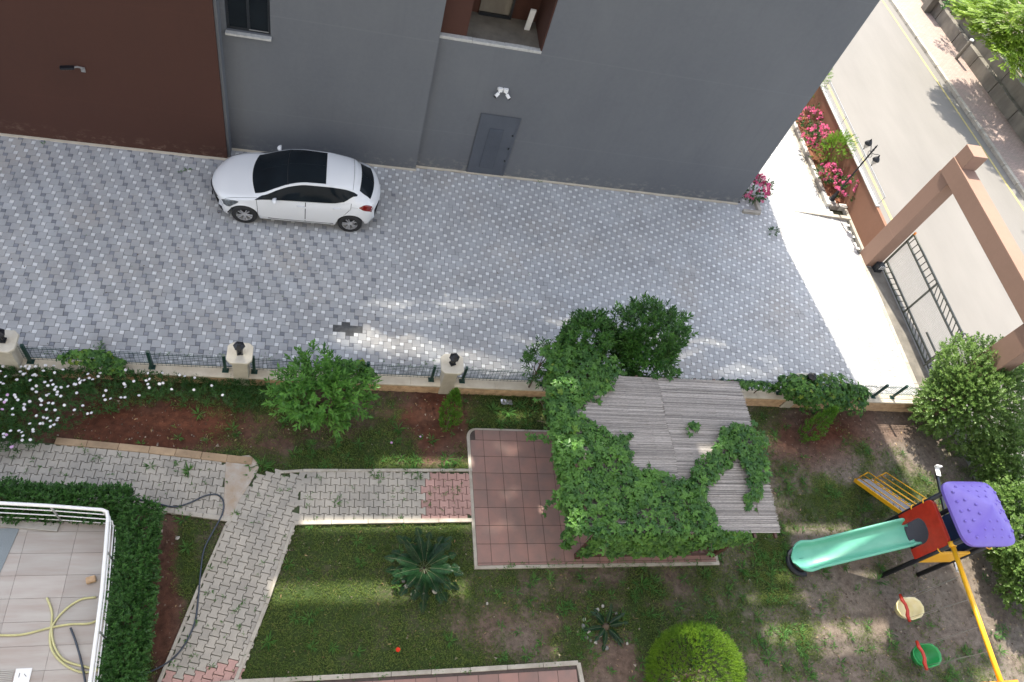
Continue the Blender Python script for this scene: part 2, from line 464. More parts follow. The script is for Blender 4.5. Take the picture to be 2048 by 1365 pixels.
def shrub(name, label, cat, base, height, rad, mat, K, n, tl, L, W, seed, lump=0.28, group=None, zc=None, trunk_r=0.03, upbias=0.5, inner=0.5, zmin=-0.6, k=7, stem=True, partname='crown', cl_tint=0.25, spread=1.3):
    rng = np.random.default_rng(seed)
    e = empty(name, base)
    zc = zc if zc is not None else height - rad[2]
    C, d = crown((0, 0, zc), rad, K, rng, zmin, lump, inner, k)
    A = d + np.array([0, 0, upbias]) + rng.normal(0, 0.25, d.shape)
    P, D, U, Ls, Ws = sprigs(C, A, n, tl, L, W, rng, spread=spread)
    ct = rng.random(len(C))
    rnd = np.clip(np.repeat(ct, n) * (cl_tint * 2) + rng.random(len(P)) * (1 - cl_tint * 2), 0, 1)
    leaves(partname, P, D, U, Ls, Ws, mat, rng, e, rnd=rnd)
    if stem:
        mb = MB()
        top = Vector((0, 0, max(zc, 0.3)))
        mb.tube([(0, 0, -0.02), (0.01, 0.02, top.z * 0.5), tuple(top)], [trunk_r, trunk_r * .8, trunk_r * .55], 7)
        for i in range(9):
            j = rng.integers(len(C)); c = Vector(C[j])
            s = Vector((0, 0, top.z * rng.uniform(0.35, 0.95)))
            m = s.lerp(c, 0.5) + Vector((0, 0, 0.05))
            mb.tube([s, m, c], [trunk_r * .5, trunk_r * .35, trunk_r * .15], 5)
        mb.build('trunk', m_bark, e)
    tag(e, label, cat, group)
    return e

# ------------------------------------------------------------------ setting: ground, paving, road
def inpoly(x, y, poly):
    x = np.asarray(x, float); y = np.asarray(y, float); r = np.zeros(x.shape, bool); n = len(poly)
    for i in range(n):
        x0, y0 = poly[i][0], poly[i][1]; x1, y1 = poly[(i + 1) % n][0], poly[(i + 1) % n][1]
        c = ((y0 > y) != (y1 > y)) & (x < (x1 - x0) * (y - y0) / ((y1 - y0) if y1 != y0 else 1e-9) + x0)
        r ^= c
    return r

mb = MB(); mb.quad([(-60, -40, -0.12), (90, -40, -0.12), (90, 120, -0.12), (-60, 120, -0.12)])
m_far = simple('dry_earth', (0.22, 0.17, 0.12), 0.95, 0.2, 0.5, c2=(0.10, 0.12, 0.06))
tag(mb.build('ground', m_far), kind='structure')

# parking court: joint bed + every paver (big squares with small squares between)
COURT = [(-14, 8.9), (17.02, 8.9), (17.02, 14.06), (16.98, 16.2), (16.4, 16.25), (16.4, 23.5), (13.0, 23.5), (12.95, 16.23), (-14, 16.3)]
mb = MB(); mb.prism(COURT, -0.10, 0.0)
tag(mb.build('parking_court_bed', m_joint), kind='structure')
rng = np.random.default_rng(1)
a, b = 0.2035, 0.1018
g_ = 0.0027
V = []; MI = []; TT = []
I, J = np.meshgrid(np.arange(-90, 120), np.arange(-60, 130), indexing='ij')
OX, OY = 3.833 - a - b / 2, 11.734 - b / 2
bx = OX + I * a - J * b; by = OY + I * b + J * a
sel = inpoly(bx + a / 2, by + a / 2, COURT)
hole_px = [(672, 652), (715, 650), (720, 662), (702, 664), (700, 672), (690, 671), (688, 664), (672, 664)]
hole = [tuple(G(*p)[:2]) for p in hole_px]
verts = []; faces = []; mi = []; rnd = []
def paver(x, y, s, m, t):
    n = len(verts); c = 0.010 if s > .15 else 0.013
    dx, dy = rng.normal(0, 0.0008, 2); z = 0.014 + rng.normal(0, 0.0012)
    x0, x1, y0, y1 = x + g_ + dx, x + s - g_ + dx, y + g_ + dy, y + s - g_ + dy
    e = 0.0025
    for q in ((x0, y0), (x1, y0), (x1, y1), (x0, y1)): verts.append((*q, 0.0))
    for q in ((x0 + e, y0 + e), (x1 - e, y0 + e), (x1 - e, y1 - e), (x0 + e, y1 - e)): verts.append((*q, z))
    for q in ((4, 5, 6, 7), (0, 1, 5, 4), (1, 2, 6, 5), (2, 3, 7, 6), (3, 0, 4, 7)):
        faces.append(tuple(n + k for k in q)); mi.append(m)
    rnd.extend([t] * 8)
for (x, y, i, j) in zip(bx[sel], by[sel], I[sel], J[sel]):
    t = float(np.clip(rng.normal(0.5, 0.2), 0, 1))
    inh = inpoly([x + a / 2], [y + a / 2], hole)[0]
    if not inh: paver(x, y, a, 0, t)
    sunny = y > 16.3
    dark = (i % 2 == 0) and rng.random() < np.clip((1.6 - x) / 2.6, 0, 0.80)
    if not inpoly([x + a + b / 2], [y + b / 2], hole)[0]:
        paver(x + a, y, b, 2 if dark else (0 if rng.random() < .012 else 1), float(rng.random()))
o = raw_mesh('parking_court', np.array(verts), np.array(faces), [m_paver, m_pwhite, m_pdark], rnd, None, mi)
tag(o, kind='structure')

# strip of concrete along the foot of the building
mb = MB()
for (x0, x1, yy) in ((-14, -2.75, 15.68), (-2.75, 2.35, 16.1), (2.35, 12.93, 16.25)):
    x = x0
    while x < x1:
        w = min(random.uniform(0.7, 1.3), x1 - x); d = random.uniform(-0.008, 0.010)
        mb.bb(x, x + w, yy - 0.075 + d, yy + 0.05, -0.05, 0.030 + d * .3, 0, random.random()); x += w
tag(mb.build('wall_foot_strip', m_wallcop, bevel=0.006), kind='structure')

mb = MB(); y = 8.95
while y < 14.0: mb.bb(16.93, 17.05, y, y + .69, -.05, .026 + random.uniform(-.002, .002), 0, random.random()); y += .70
y = 16.7
while y < 23.4: mb.bb(16.28, 16.375, y, y + .69, -.05, .022, 0, random.random()); y += .70
tag(mb.build('court_edge_strip', m_kerb, bevel=.005), kind='structure')

# garden ground as one sheet with regions of soil and grass
def pix(x, y):
    X = np.stack([x, y, np.zeros_like(x) - CAMH], -1) @ CAM_R.T
    return 1024 + FPX * X[..., 0] / X[..., 2], 682.5 + FPX * X[..., 1] / X[..., 2]
def vnoise(x, y, s, seed):
    r = np.random.default_rng(seed); tb = r.random((64, 64))
    u = x / s + 100; v = y / s + 100
    i = np.floor(u).astype(int); j = np.floor(v).astype(int); fu = u - i; fv = v - j
    fu = fu * fu * (3 - 2 * fu); fv = fv * fv * (3 - 2 * fv)
    g = lambda a_, b_: tb[a_ % 64, b_ % 64]
    return (g(i, j) * (1 - fu) + g(i + 1, j) * fu) * (1 - fv) + (g(i, j + 1) * (1 - fu) + g(i + 1, j + 1) * fu) * fv
def blob(px, py, cx, cy, rx, ry, ang=0):
    c, s = math.cos(ang), math.sin(ang)
    X = ((px - cx) * c + (py - cy) * s) / rx; Y = (-(px - cx) * s + (py - cy) * c) / ry
    return np.exp(-(X * X + Y * Y) ** 1.5)
def regions(x, y):
    """green cover and redness of the soil at garden points"""
    px, py = pix(x, y)
    nz = 0.5 * vnoise(x, y, 0.9, 3) + 0.3 * vnoise(x, y, 0.3, 4) + 0.2 * vnoise(x, y, 0.12, 5)
    sm_ = lambda v, c, w: 1 / (1 + np.exp(-(v + (nz - .5) * 260 - c) / w))
    green = 0.64 + (0.49 - 0.64) * sm_(px, 1480, 30)
    lawn = (px > 470) & (py > 1035)
    green = green + (.86 - green) * lawn * (1 - sm_(px, 960, 22))
    for (cx, cy, rx, ry, d, an) in ((300, 850, 220, 55, -0.75, 0.1), (875, 840, 75, 75, -0.75, 0), (320, 1180, 38, 240, -0.75, -0.06),
                               (1620, 870, 110, 60, -0.65, 0), (1010, 1270, 110, 60, -0.4, 0), (1230, 1330, 60, 60, -0.55, 0),
                               (1640, 1110, 150, 45, -0.45, 0), (1900, 1290, 220, 110, -0.22, 0.5), (1960, 1150, 120, 90, -0.55, 0.6),
                               (1600, 1200, 200, 40, -0.15, 0), (1800, 870, 120, 90, -0.3, 0), (1650, 960, 70, 60, -0.3, 0),
                               (1660, 1010, 70, 60, 0.55, 0), (1600, 930, 80, 40, 0.25, 0), (1540, 1100, 50, 60, 0.4, 0), (1690, 1215, 60, 50, 0.25, 0),
                               (1560, 1180, 40, 40, 0.3, 0), (1700, 900, 50, 40, 0.45, 0), (1530, 860, 40, 40, 0.4, 0),
                               (1000, 850, 120, 70, 0.2, 0), (700, 900, 200, 50, 0.25, 0), (650, 870, 110, 30, -0.3, 0),
                               (1500, 1330, 90, 60, -0.15, 0), (1250, 1180, 300, 35, -0.1, 0), (1050, 1200, 90, 40, 0.15, 0), (420, 1080, 80, 130, 0.25, 0)):
        green = green + d * blob(px, py, cx, cy, rx, ry, an)
    red = 0.35 - 0.29 * sm_(px, 1430, 60)
    for (cx, cy, rx, ry, d) in ((300, 850, 300, 80, 0.7), (875, 840, 120, 90, 0.6), (320, 1180, 60, 260, 0.45), (1620, 875, 120, 60, 0.75), (1750, 850, 140, 60, 0.25)):
        red = red + d * blob(px, py, cx, cy, rx, ry)
    return np.clip(green + (nz - 0.5) * np.where(lawn & (px < 900), .55, 1.25), 0, 1), np.clip(red + (vnoise(x, y, 0.5, 9) - .5) * .3, 0, 1)

nx, ny = 360, 150
xs = np.linspace(-14, 20.5, nx); ys = np.linspace(-3.0, 8.95, ny)
GX, GY = np.meshgrid(xs, ys, indexing='ij')
GZ = -0.012 + 0.020 * (vnoise(GX, GY, 0.5, 11) - .5) + 0.012 * (vnoise(GX, GY, 0.17, 12) - .5)
Vv = np.stack([GX, GY, GZ], -1).reshape(-1, 3)
idx = np.arange(nx * ny).reshape(nx, ny)
F = np.stack([idx[:-1, :-1], idx[1:, :-1], idx[1:, 1:], idx[:-1, 1:]], -1).reshape(-1, 4)
gr, rd = regions(Vv[:, 0], Vv[:, 1])
m_garden, nt, bs = newmat('garden_soil')
ared = attr(nt, 'red'); agr = attr(nt, 'rnd')
n1 = ramp(nt, noise(nt, 7, 6, 0.7), 0.3, 0.7)
soil_g = mix(nt, (0.085, 0.070, 0.058), (0.215, 0.185, 0.155), n1)
soil_r = mix(nt, (0.045, 0.018, 0.011), (0.125, 0.046, 0.027), n1)
soil = mix(nt, soil_g, soil_r, ared)
grs = mix(nt, (0.020, 0.034, 0.010), (0.050, 0.078, 0.022), ramp(nt, noise(nt, 22, 5, 0.7), 0.3, 0.7))
am = nt.nodes.new('ShaderNodeMath'); am.operation = 'ADD'
nt.links.new(agr, am.inputs[0])
n2 = nt.nodes.new('ShaderNodeMapRange'); n2.inputs[3].default_value = -0.55; n2.inputs[4].default_value = 0.45
nt.links.new(noise(nt, 16, 6, 0.75), n2.inputs[0]); nt.links.new(n2.outputs[0], am.inputs[1])
out = mix(nt, soil, grs, ramp(nt, am.outputs[0], 0.30, 0.72))
peb = ramp(nt, noise(nt, 45, 2, 0.5), 0.72, 0.78)
out = mix(nt, out, (0.36, 0.26, 0.19), mix(nt, 0.0, 0.55, peb))
nt.links.new(out, bs.inputs['Base Color']); bs.inputs['Roughness'].default_value = 0.95
bs.inputs['Specular IOR Level'].default_value = 0.2
bump(nt, bs, noise(nt, 38, 6, 0.75), 0.9, 0.02)
go = raw_mesh('garden_ground', Vv, F, m_garden, gr)
at = go.data.attributes.new('red', 'FLOAT', 'POINT'); at.data.foreach_set('value', rd.astype(np.float32))
go.data.polygons.foreach_set('use_smooth', [True] * len(go.data.polygons))
tag(go, kind='structure')

# paths and patio
pathA = [tuple(G(*p)[:2]) for p in ((-260, 860), (0, 878), (110, 888), (300, 905), (455, 922), (455, 1038), (250, 1010), (0, 985), (-260, 950))]
pathB = [tuple(G(*p)[:2]) for p in ((508, 950), (606, 948), (588, 1046), (565, 1110), (530, 1210), (468, 1372), (430, 1460), (270, 1460), (318, 1372), (400, 1170), (452, 1050), (478, 1000))]
pathC = [tuple(G(*p)[:2]) for p in ((606, 948), (943, 946), (943, 1040), (588, 1046))]
def bones(poly, org, ang, L, W, pinkfn=None, seed=3, base_z=0.012):
    """interlocking bone pavers; long wavy joints run along direction ang"""
    r = np.random.default_rng(seed)
    u = Vector((math.cos(ang), math.sin(ang))); v = Vector((-u.y, u.x)); o = Vector(org)
    mb = MB(); amp = W * 0.085
    def edge(phase, s):      # offset of the joint curve
        t = (s / L + phase) % 1.0
        if t < .2: return amp
        if t < .3: return amp * (1 - 20 * (t - .2))
        if t < .7: return -amp
        if t < .8: return -amp * (1 - 20 * (t - .7))
        return amp
    for j in range(-40, 41):
        off = 0.5 * L * (j % 2)
        for i in range(-60, 61):
            c = o + u * (i * L + off + L / 2) + v * (j * W + W / 2)
            if not inpoly([c.x], [c.y], poly)[0]: continue
            g = 0.003; pts = []
            ss = (0, .2, .3, .7, .8, 1)
            for s in ss:
                s_ = min(max(s * L, g), L - g)
                pts.append((s_, W + (amp if s in (0, .2, .8, 1) else -amp) - g))
            low = []
            for s in ss:
                s_ = min(max(s * L, g), L - g)
                low.append((s_, -(amp if s in (0, .2, .8, 1) else -amp) + g))
            ring = low + pts[::-1]
            z = 0.040 + r.normal(0, 0.0018); zb = base_z
            W3 = lambda q, zz: (*(o + u * (i * L + off + q[0]) + v * (j * W + q[1])), zz)
            n = len(mb.v); k = len(ring); t = float(np.clip(r.normal(.5, .22), 0, 1))
            mb.v += [W3(q, zb) for q in ring]
            ctr = (L / 2, W / 2)
            mb.v += [W3((q[0] + (ctr[0] - q[0]) * .05, q[1] + (ctr[1] - q[1]) * .05), z) for q in ring]
            mb.t += [t] * (2 * k)
            m_i = 1 if (pinkfn and pinkfn(c)) else 0
            mb.f.append(tuple(n + k + q for q in range(k))); mb.m.append(m_i)
            for q in range(k):
                q2 = (q + 1) % k
                mb.f.append((n + q, n + q2, n + k + q2, n + k + q)); mb.m.append(m_i)
    return mb
def kerbline(name, px, w, h, mat, seg=0.6, z=0.0, side=0, jit=0.006):
    pts = [Vector(G(*p)) for p in px]
    mb = MB()
    for a_, b_ in zip(pts[:-1], pts[1:]):
        d = b_ - a_; L = d.length; n = max(1, round(L / seg))
        nrm = Vector((-d.y, d.x, 0)).normalized() * (side * w / 2)
        for i in range(n):
            p = a_ + d * (i / n); q = a_ + d * ((i + 1) / n) - d.normalized() * 0.006
            jz = random.uniform(-jit, jit)
            p, q = p + nrm, q + nrm
            mb.bar((p.x, p.y, z + h / 2 + jz / 2), (q.x, q.y, z + h / 2 + jz / 2), w + random.uniform(-jit, jit), h + jz, 0, random.random())
    o = mb.build(name, mat, bevel=0.010)
    tag(o, kind='structure')
    return o
for nm, poly, org, ang, pf, sd in (('upper_path', pathA, G(0, 930)[:2], -0.06, None, 5),
                                   ('diagonal_path', pathB, G(470, 1100)[:2], math.atan2(*(G(510, 950) - G(395, 1230)).yx), (lambda c: pix(np.array(c.x), np.array(c.y))[1] + random.uniform(-12, 12) > 1338), 6),
                                   ('middle_path', pathC, G(600, 1000)[:2], -0.004, (lambda c: pix(np.array(c.x), np.array(c.y))[0] + random.uniform(-8, 8) > 846), 7)):
    bed = MB(); bed.prism(poly, -0.06, 0.012)
    tag(bed.build(nm + '_bed', m_moss), kind='structure')
    L_, W_ = (0.205, 0.163)
    tag(bones(poly, org, ang, L_, W_, pf, sd).build(nm, [m_bone, m_bonepink]), kind='structure')
kerbline('sandstone_kerb', ((112, 884), (300, 902), (505, 925)), 0.16, 0.07, m_kerbbrown, 0.55, jit=0.012)
kerbline('lower_kerb', ((240, 1008), (350, 1025), (462, 1041)), 0.10, 0.06, m_kerb, 0.6)
kerbline('diagonal_kerb', ((462, 1041), (452, 1053), (400, 1172), (316, 1372), (270, 1470)), 0.06, 0.055, m_kerb, 0.7)
kerbline('diagonal_kerb', ((588, 1048), (567, 1110), (533, 1210), (470, 1366), (430, 1465)), 0.07, 0.06, m_kerb, 0.7)
kerbline('middle_kerb', ((560, 946), (606, 943), (945, 942)), 0.07, 0.055, m_kerb, 0.8)
kerbline('middle_kerb', ((588, 1047), (945, 1042)), 0.09, 0.060, m_kerb, 0.8)
pp = [tuple(G(*p)[:2]) for p in ((452, 918), (498, 912), (513, 922), (518, 938), (508, 955), (490, 985), (478, 1003), (462, 1040), (450, 1044), (446, 1038))]
mb = MB(); mb.prism(pp, -0.05, 0.052)
tag(mb.build('mortar_patch', m_patch, bevel=0.015), kind='structure')

# patio of square red tiles
PX0, PX1, PY0, PY1 = 3.47, 9.12, 4.50, 7.70
mb = MB()
def rcorner(x0, x1, y0, y1, r):
    pts = [(x0, y0), (x1, y0), (x1, y1)]
    for k in range(7):
        t = math.pi / 2 + (math.pi / 2) * k / 6
        pts.append((x0 + r + r * math.cos(t), y1 - r + r * math.sin(t)))
    return pts
mb.prism(rcorner(PX0 - .07, PX1 + .07, PY0 - .07, PY1 + .05, .22), -0.05, 0.045)
tag(mb.build('patio_edge', m_kerb, bevel=0.008), kind='structure')
mb = MB(); mb.prism(rcorner(PX0, PX1, PY0, PY1, .18), 0.040, 0.049)
tag(mb.build('patio_bed', m_tjoint), kind='structure')
mb = MB(); T = 0.412
RC = rcorner(PX0, PX1, PY0, PY1, .18)
for i in range(15):
    for j in range(9):
        x0 = 3.37 + i * T + .0; y0 = 4.55 - T + j * T
        xa, xb = max(x0, PX0) + .005, min(x0 + T, PX1) - .005
        ya, yb = max(y0, PY0) + .005, min(y0 + T, PY1) - .005
        if xb - xa < .03 or yb - ya < .03: continue
        if not inpoly([xa + .03], [yb - .03], RC)[0]: xa += .12
        mb.bb(xa, xb, ya, yb, 0.046, 0.056 + random.uniform(-.001, .001), 0, float(np.clip(np.random.default_rng(i * 31 + j).normal(.5, .25), 0, 1)))
tag(mb.build('patio_tiles', m_tile, bevel=0.003), kind='structure')
# tiled path along the bottom edge
q0, q1 = G(470, 1368), G(1152, 1330)
mb = MB(); dv = (q1 - q0).normalized(); nv = Vector((dv.y, -dv.x, 0))
q0b = q0 - dv * 1.0
Ln = (q1 - q0b).length
mb.prism([tuple((q0b)[:2]), tuple((q1)[:2]), tuple((q1 + nv * 1.3)[:2]), tuple((q0b + nv * 1.3)[:2])], -0.05, 0.042)
tag(mb.build('lower_patio_bed', m_tjoint), kind='structure')
mb = MB(); T = 0.41
for i in range(int(Ln / T)):
    for j in range(3):
        c = q0b + dv * (Ln - .02 - (i + .5) * T) + nv * (.09 + (j + .5) * T)
        mb.box((c.x, c.y, 0.045), (T - .01, T - .01, .010), math.atan2(dv.y, dv.x), 0, random.random())
tag(mb.build('lower_patio_tiles', m_tile, bevel=0.003), kind='structure')
kerbline('lower_patio_kerb', ((410, 1372), (470, 1366), (700, 1354), (940, 1341), (1155, 1327), (1170, 1400)), 0.09, 0.07, m_kerb, 0.7)

# ------------------------------------------------------------------ road side
yl = [G(1763, 0), G(1900, 200), G(2048, 420)]
d1 = (yl[2] - yl[0]); 
def roadx(y, off=0.0):
    return 24.60 + (30.4 - y) * 0.072 + off
mb = MB()
mb.quad([(17.6, -30, -0.006), (roadx(-30, .42), -30, -0.006), (roadx(70, .42), 70, -0.006), (17.6, 70, -0.006)])
tag(mb.build('road', m_asph), kind='structure')
mb = MB()
mb.quad([(roadx(-30, -.02), -30, -0.002), (roadx(-30, .07), -30, -0.002), (roadx(70, .07), 70, -0.002), (roadx(70, -.02), 70, -0.002)])
mb.quad([(18.95, 15.9, -0.002), (19.05, 15.9, -0.002), (19.05, 23.5, -0.002), (18.95, 23.5, -0.002)])
tag(mb.build('road_edge_line', m_asphl), kind='structure')
mb = MB()
y = -4.0
while y < 48:
    y2 = y + 0.98
    t = random.random()
    mb.bar((roadx(y, .50), y, 0.05), (roadx(y2, .50), y2, 0.05), 0.17, 0.16, 0, t); y += 1.0
tag(mb.build('road_kerb', m_kerb, bevel=0.015), kind='structure')
mb = MB(); rr = np.random.default_rng(5)
mb.quad([(roadx(-30, .58), -30, 0.105), (28.9 + 2, -30, 0.105), (28.9, 70, 0.105), (roadx(70, .58), 70, 0.105)])
m_pinkb, nt, bs = newmat('pink_brick_sidewalk')
tc = nt.nodes.new('ShaderNodeTexCoord'); br = nt.nodes.new('ShaderNodeTexBrick')
nt.links.new(tc.outputs['Object'], br.inputs[0]); br.inputs['Scale'].default_value = 5
br.inputs['Color1'].default_value = (.36, .27, .24, 1); br.inputs['Color2'].default_value = (.30, .225, .20, 1); br.inputs['Mortar'].default_value = (.10, .08, .07, 1)
br.inputs['Mortar Size'].default_value = 0.02; br.inputs['Brick Width'].default_value = 1.0; br.inputs['Row Height'].default_value = .5
nt.links.new(mix(nt, br.outputs[0], (.26, .22, .19), ramp(nt, noise(nt, 1.1, 5), .45, .8)), bs.inputs['Base Color']); bs.inputs['Roughness'].default_value = .9
tag(mb.build('sidewalk', m_pinkb), kind='structure')

# concrete retaining wall across the road, in two tiers with joints
def fwx(y, off=0.0): return 26.95 + (30.8 - y) * 0.070 + off
t_ = empty('retaining_wall', (0, 0, 0))
mb = MB(); y = 4.0
while y < 46:
    y2 = y + 1.72
    mb.bar((fwx(y, .13), y, 0.34), (fwx(y2 - .035, .13), y2 - .035, 0.34), 0.26, 0.68, 0, random.random()); y = y2
mb.build('lower_tier', m_conc, t_, bevel=0.01)
mb = MB(); y = 4.0
while y < 46:
    y2 = y + 5.2
    mb.bar((fwx(y, .42), y, 0.62), (fwx(y2 - .03, .42), y2 - .03, 0.62), 0.34, 1.24, 0, random.random()); y = y2
mb.build('upper_tier', m_conc, t_, bevel=0.01)
tag(t_, 'stained two-tier concrete retaining wall across the road behind the pink sidewalk', 'wall')
mb = MB(); mb.quad([(fwx(0, .5), 0, 1.05), (50, 0, 1.05), (50, 60, 1.05), (fwx(60, .5), 60, 1.05)])
mb.quad([(50, 0, 1.05), (90, -30, 1.0), (90, 110, 1.0), (50, 60, 1.05)])
tag(mb.build('raised_ground', m_far), kind='structure')
# white pipe rail on the wall
mb = MB(); mb.tube([(fwx(y, .62), y, 1.32) for y in np.linspace(16, 40, 9)], 0.025, 6)
for y in np.linspace(16, 40, 9): mb.tube([(fwx(y, .62), y, 1.0), (fwx(y, .62), y, 1.32)], 0.02, 6)
tag(mb.build('wall_rail', m_white), 'low white pipe rail along the top of the concrete retaining wall', 'railing')
p = G(1912, 118, 0.1)
mb = MB(); mb.tube([(p.x, p.y, 0.10), (p.x, p.y, 1.05)], [0.085, 0.085], 10, 0); mb.tube([(p.x, p.y, 1.05), (p.x, p.y, 1.10)], [0.095, 0.08], 10, 1)
tag(mb.build('concrete_bollard', [m_conc, m_white]), 'round white-topped concrete bollard at the foot of the retaining wall', 'bollard')
p = G(1845, 20, 0.1)
mb = MB(); mb.box((p.x + .15, p.y, 0.75), (0.34, 0.40, 1.3)); mb.box((p.x + .15, p.y, 1.42), (0.40, 0.46, .06))
tag(mb.build('gate_pier', m_conc, bevel=.02), 'dark stained square concrete pier standing on the pink sidewalk against the wall', 'pillar')
p = G(1928, 32, 1.05)
mb = MB(); mb.box((p.x, p.y, 3.4), (0.30, 0.30, 4.8))
tag(mb.build('concrete_column', m_conc, bevel=.02), 'plain grey-brown concrete column rising behind the retaining wall', 'column')

# ------------------------------------------------------------------ the apartment building
B = empty('apartment_building', (0, 0, 0))
ZR = 11.0
NX0, NX1, NZ0, NZ1 = 2.33, 4.97, 4.43, 6.12
ZW0, ZW1 = 6.12, 7.62          # from here up an added, unseen slotted screen shapes the sun patches
mb = MB()
mb.bb(2.35, NX1, 16.25, 17.55, -0.1, NZ0 - .08)
ZCOL = ((NX1, 7.6, 6.45), (7.6, 10.2, 7.0), (10.2, 12.93, 7.62))
for (xa_, xb_, zz_) in ZCOL: mb.bb(xa_, xb_, 16.25, 16.50, -0.1, zz_)
mb.bb(2.35, NX1, 17.55, 17.75, -0.1, NZ1); mb.bb(2.35, NX1, 16.30, 17.549, NZ1 - .003, NZ1 + .03)
mb.bb(12.68, 12.93, 16.503, 28, -0.1, ZR); mb.bb(-17.9, 12.67, 27.8, 28, -0.1, ZR)  # shell left hollow and roofless so sun reaches the added slots
mb.build('wall', m_grey, B)
mb = MB()
WX0, WX1, WZ0, WZ1 = -2.62, -1.625, 3.77, 5.15
mb.bb(-2.75, 2.33, 16.1, 16.35, -0.1, WZ0); mb.bb(-2.75, WX0, 16.1, 16.35, WZ0, WZ1)
mb.bb(WX1, 2.33, 16.1, 16.35, WZ0, WZ1); mb.bb(-2.75, 2.33, 16.1, 16.35, WZ1, ZW0); mb.bb(-2.75, 2.33, 16.353, 16.6, -0.1, ZW0 - .01)
mb.build('wall', m_grey, B)
mb = MB(); mb.bb(-18, -2.803, 15.68, 16.1, -0.1, ZW0 + .5)
w = mb.build('wall', m_brown, B); w['label'] = 'dark brown plastered wall'
mb = MB(); mb.bb(-2.80, -2.735, 15.75, 16.2, -0.1, ZW0 + .01); mb.build('corner_trim', m_grey, B)
mb = MB(); mb.bb(11.3, 13.53, 18.5, 18.9, -0.1, 21.5); mb.build('wing', m_grey, B)
mb = MB()
holes = []
YW = 16.265
def sun_slot(x0, x1, y0, y1):  # added opening that lets one band of sun onto the ground
    z = lambda y: (YW - y) * math.tan(SUN_EL) / abs(hd.y)
    sx = -SLOPE * (YW - (y0 + y1) / 2)
    holes.append((x0 + sx, x1 + sx, z(y1), z(y0)))
def glow(x, y, rx, ry, I, seed, tilt=0.0):
    '''a run of narrow slits added in place of window reflections: less than the sun's width apart, so they let only a soft part of it through'''
    r_ = np.random.default_rng(seed); n_ = max(2, int(2 * ry / .060))
    for i_ in range(n_):
        t_ = (i_ + .5) / n_ * 2 - 1; hw_ = rx * math.sqrt(max(.05, 1 - t_ * t_)) * r_.uniform(.8, 1.05); m_ = 9
        for k_ in range(m_):
            u_ = (k_ + .5) / m_ * 2 - 1; amp_ = I * (1 - .85 * t_ * t_) * (1 - .9 * abs(u_) ** 1.6) * r_.uniform(.75, 1.2)
            yy = y + t_ * ry + tilt * u_ * hw_ + .07 * math.sin(u_ * 4 + seed)
            hz = amp_ * .055 + .0105
            sun_slot(x + (u_ - 1 / m_) * hw_, x + (u_ + 1 / m_) * hw_, yy - hz / 2, yy + hz / 2)
sun_slot(-0.70, 3.25, 3.84, 4.22); sun_slot(9.95, 13.25, 2.66, 3.08); sun_slot(10.6, 12.9, 2.42, 2.54); sun_slot(5.0, 5.62, 4.08, 4.36)
sun_slot(4.94, 5.36, 2.58, 2.81); sun_slot(10.6, 13.4, 4.05, 4.19); sun_slot(8.22, 8.68, 4.20, 4.46); sun_slot(1.3, 3.5, 6.74, 6.98)
sun_slot(-0.2, 3.4, 5.30, 5.50); sun_slot(11.2, 13.1, 5.20, 5.38); sun_slot(5.0, 5.65, 5.56, 5.78); sun_slot(9.6, 11.3, 3.62, 3.72); sun_slot(4.2, 9.4, 8.0, 8.25); sun_slot(7.55, 8.95, .60, 2.20)
glow(0.95, 10.12, .85, .36, .50, 1, -.10); glow(2.3, 9.88, 1.6, .40, .36, 2, -.05); glow(4.0, 9.55, 1.6, .34, .26, 3, -.03)
glow(1.7, 11.22, .9, .16, .26, 4, .18); glow(3.2, 11.35, 1.1, .15, .26, 5, -.10); glow(2.6, 10.9, 1.8, .14, .14, 6, .04)
glow(13.0, 9.95, 1.1, .26, .30, 7, .03); glow(11.3, 9.75, 1.0, .24, .28, 8, .02); glow(-3.0, 11.2, 1.3, .14, .10, 9, .1)
glow(8.9, 9.7, .35, .2, .35, 10); glow(6.4, 11.05, .8, .16, .28, 31, .10); glow(7.6, 10.9, .5, .12, .22, 32, -.1); glow(8.9, 10.65, .45, .13, .34, 33); glow(10.6, 10.62, 1.2, .13, .30, 34, .03); glow(5.2, 10.3, .9, .16, .14, 35, -.1); glow(0.2, 11.6, .9, .12, .14, 36, .1); glow(4.4, 11.7, .7, .10, .14, 37); glow(12.6, 10.25, 1.2, .12, .22, 38); glow(9.5, 10.2, .9, .12, .2, 11, .1); glow(-2.2, 7.9, 2.4, .4, .16, 12); glow(2.6, 8.2, 1.8, .3, .22, 13)
glow(11.6, 7.6, 1.6, .35, .34, 14); glow(9.0, 6.2, .5, .2, .35, 15); glow(13.4, 6.5, 1.2, .3, .26, 16); glow(4.4, 7.2, .5, .18, .25, 17)
glow(4.3, 6.1, .4, .14, .2, 18); glow(4.0, 5.3, .5, .14, .2, 19); glow(11.2, 5.9, .6, .3, .25, 20); glow(6.0, 4.25, .35, .1, .3, 21)
X0_, X1_, Z0_, Z1_ = -18.0, 12.93, ZW0, 20.0
holes.append((NX1 - 3.0, 14.0, -5, ZW0))
xs_ = np.array(sorted(set([X0_, X1_, NX1, 7.6, 10.2] + [min(max(h[k], X0_), X1_) for h in holes for k in (0, 1)])))
zs_ = np.array(sorted(set([Z0_, Z1_, 6.45, 7.0, 7.62] + [min(max(h[k], Z0_), Z1_) for h in holes for k in (2, 3)])))
sol = np.ones((len(zs_) - 1, len(xs_) - 1), bool)
xm = (xs_[1:] + xs_[:-1]) / 2; zm = (zs_[1:] + zs_[:-1]) / 2
for h in holes: sol[np.ix_((zm > h[2]) & (zm < h[3]), (xm > h[0]) & (xm < h[1]))] = False
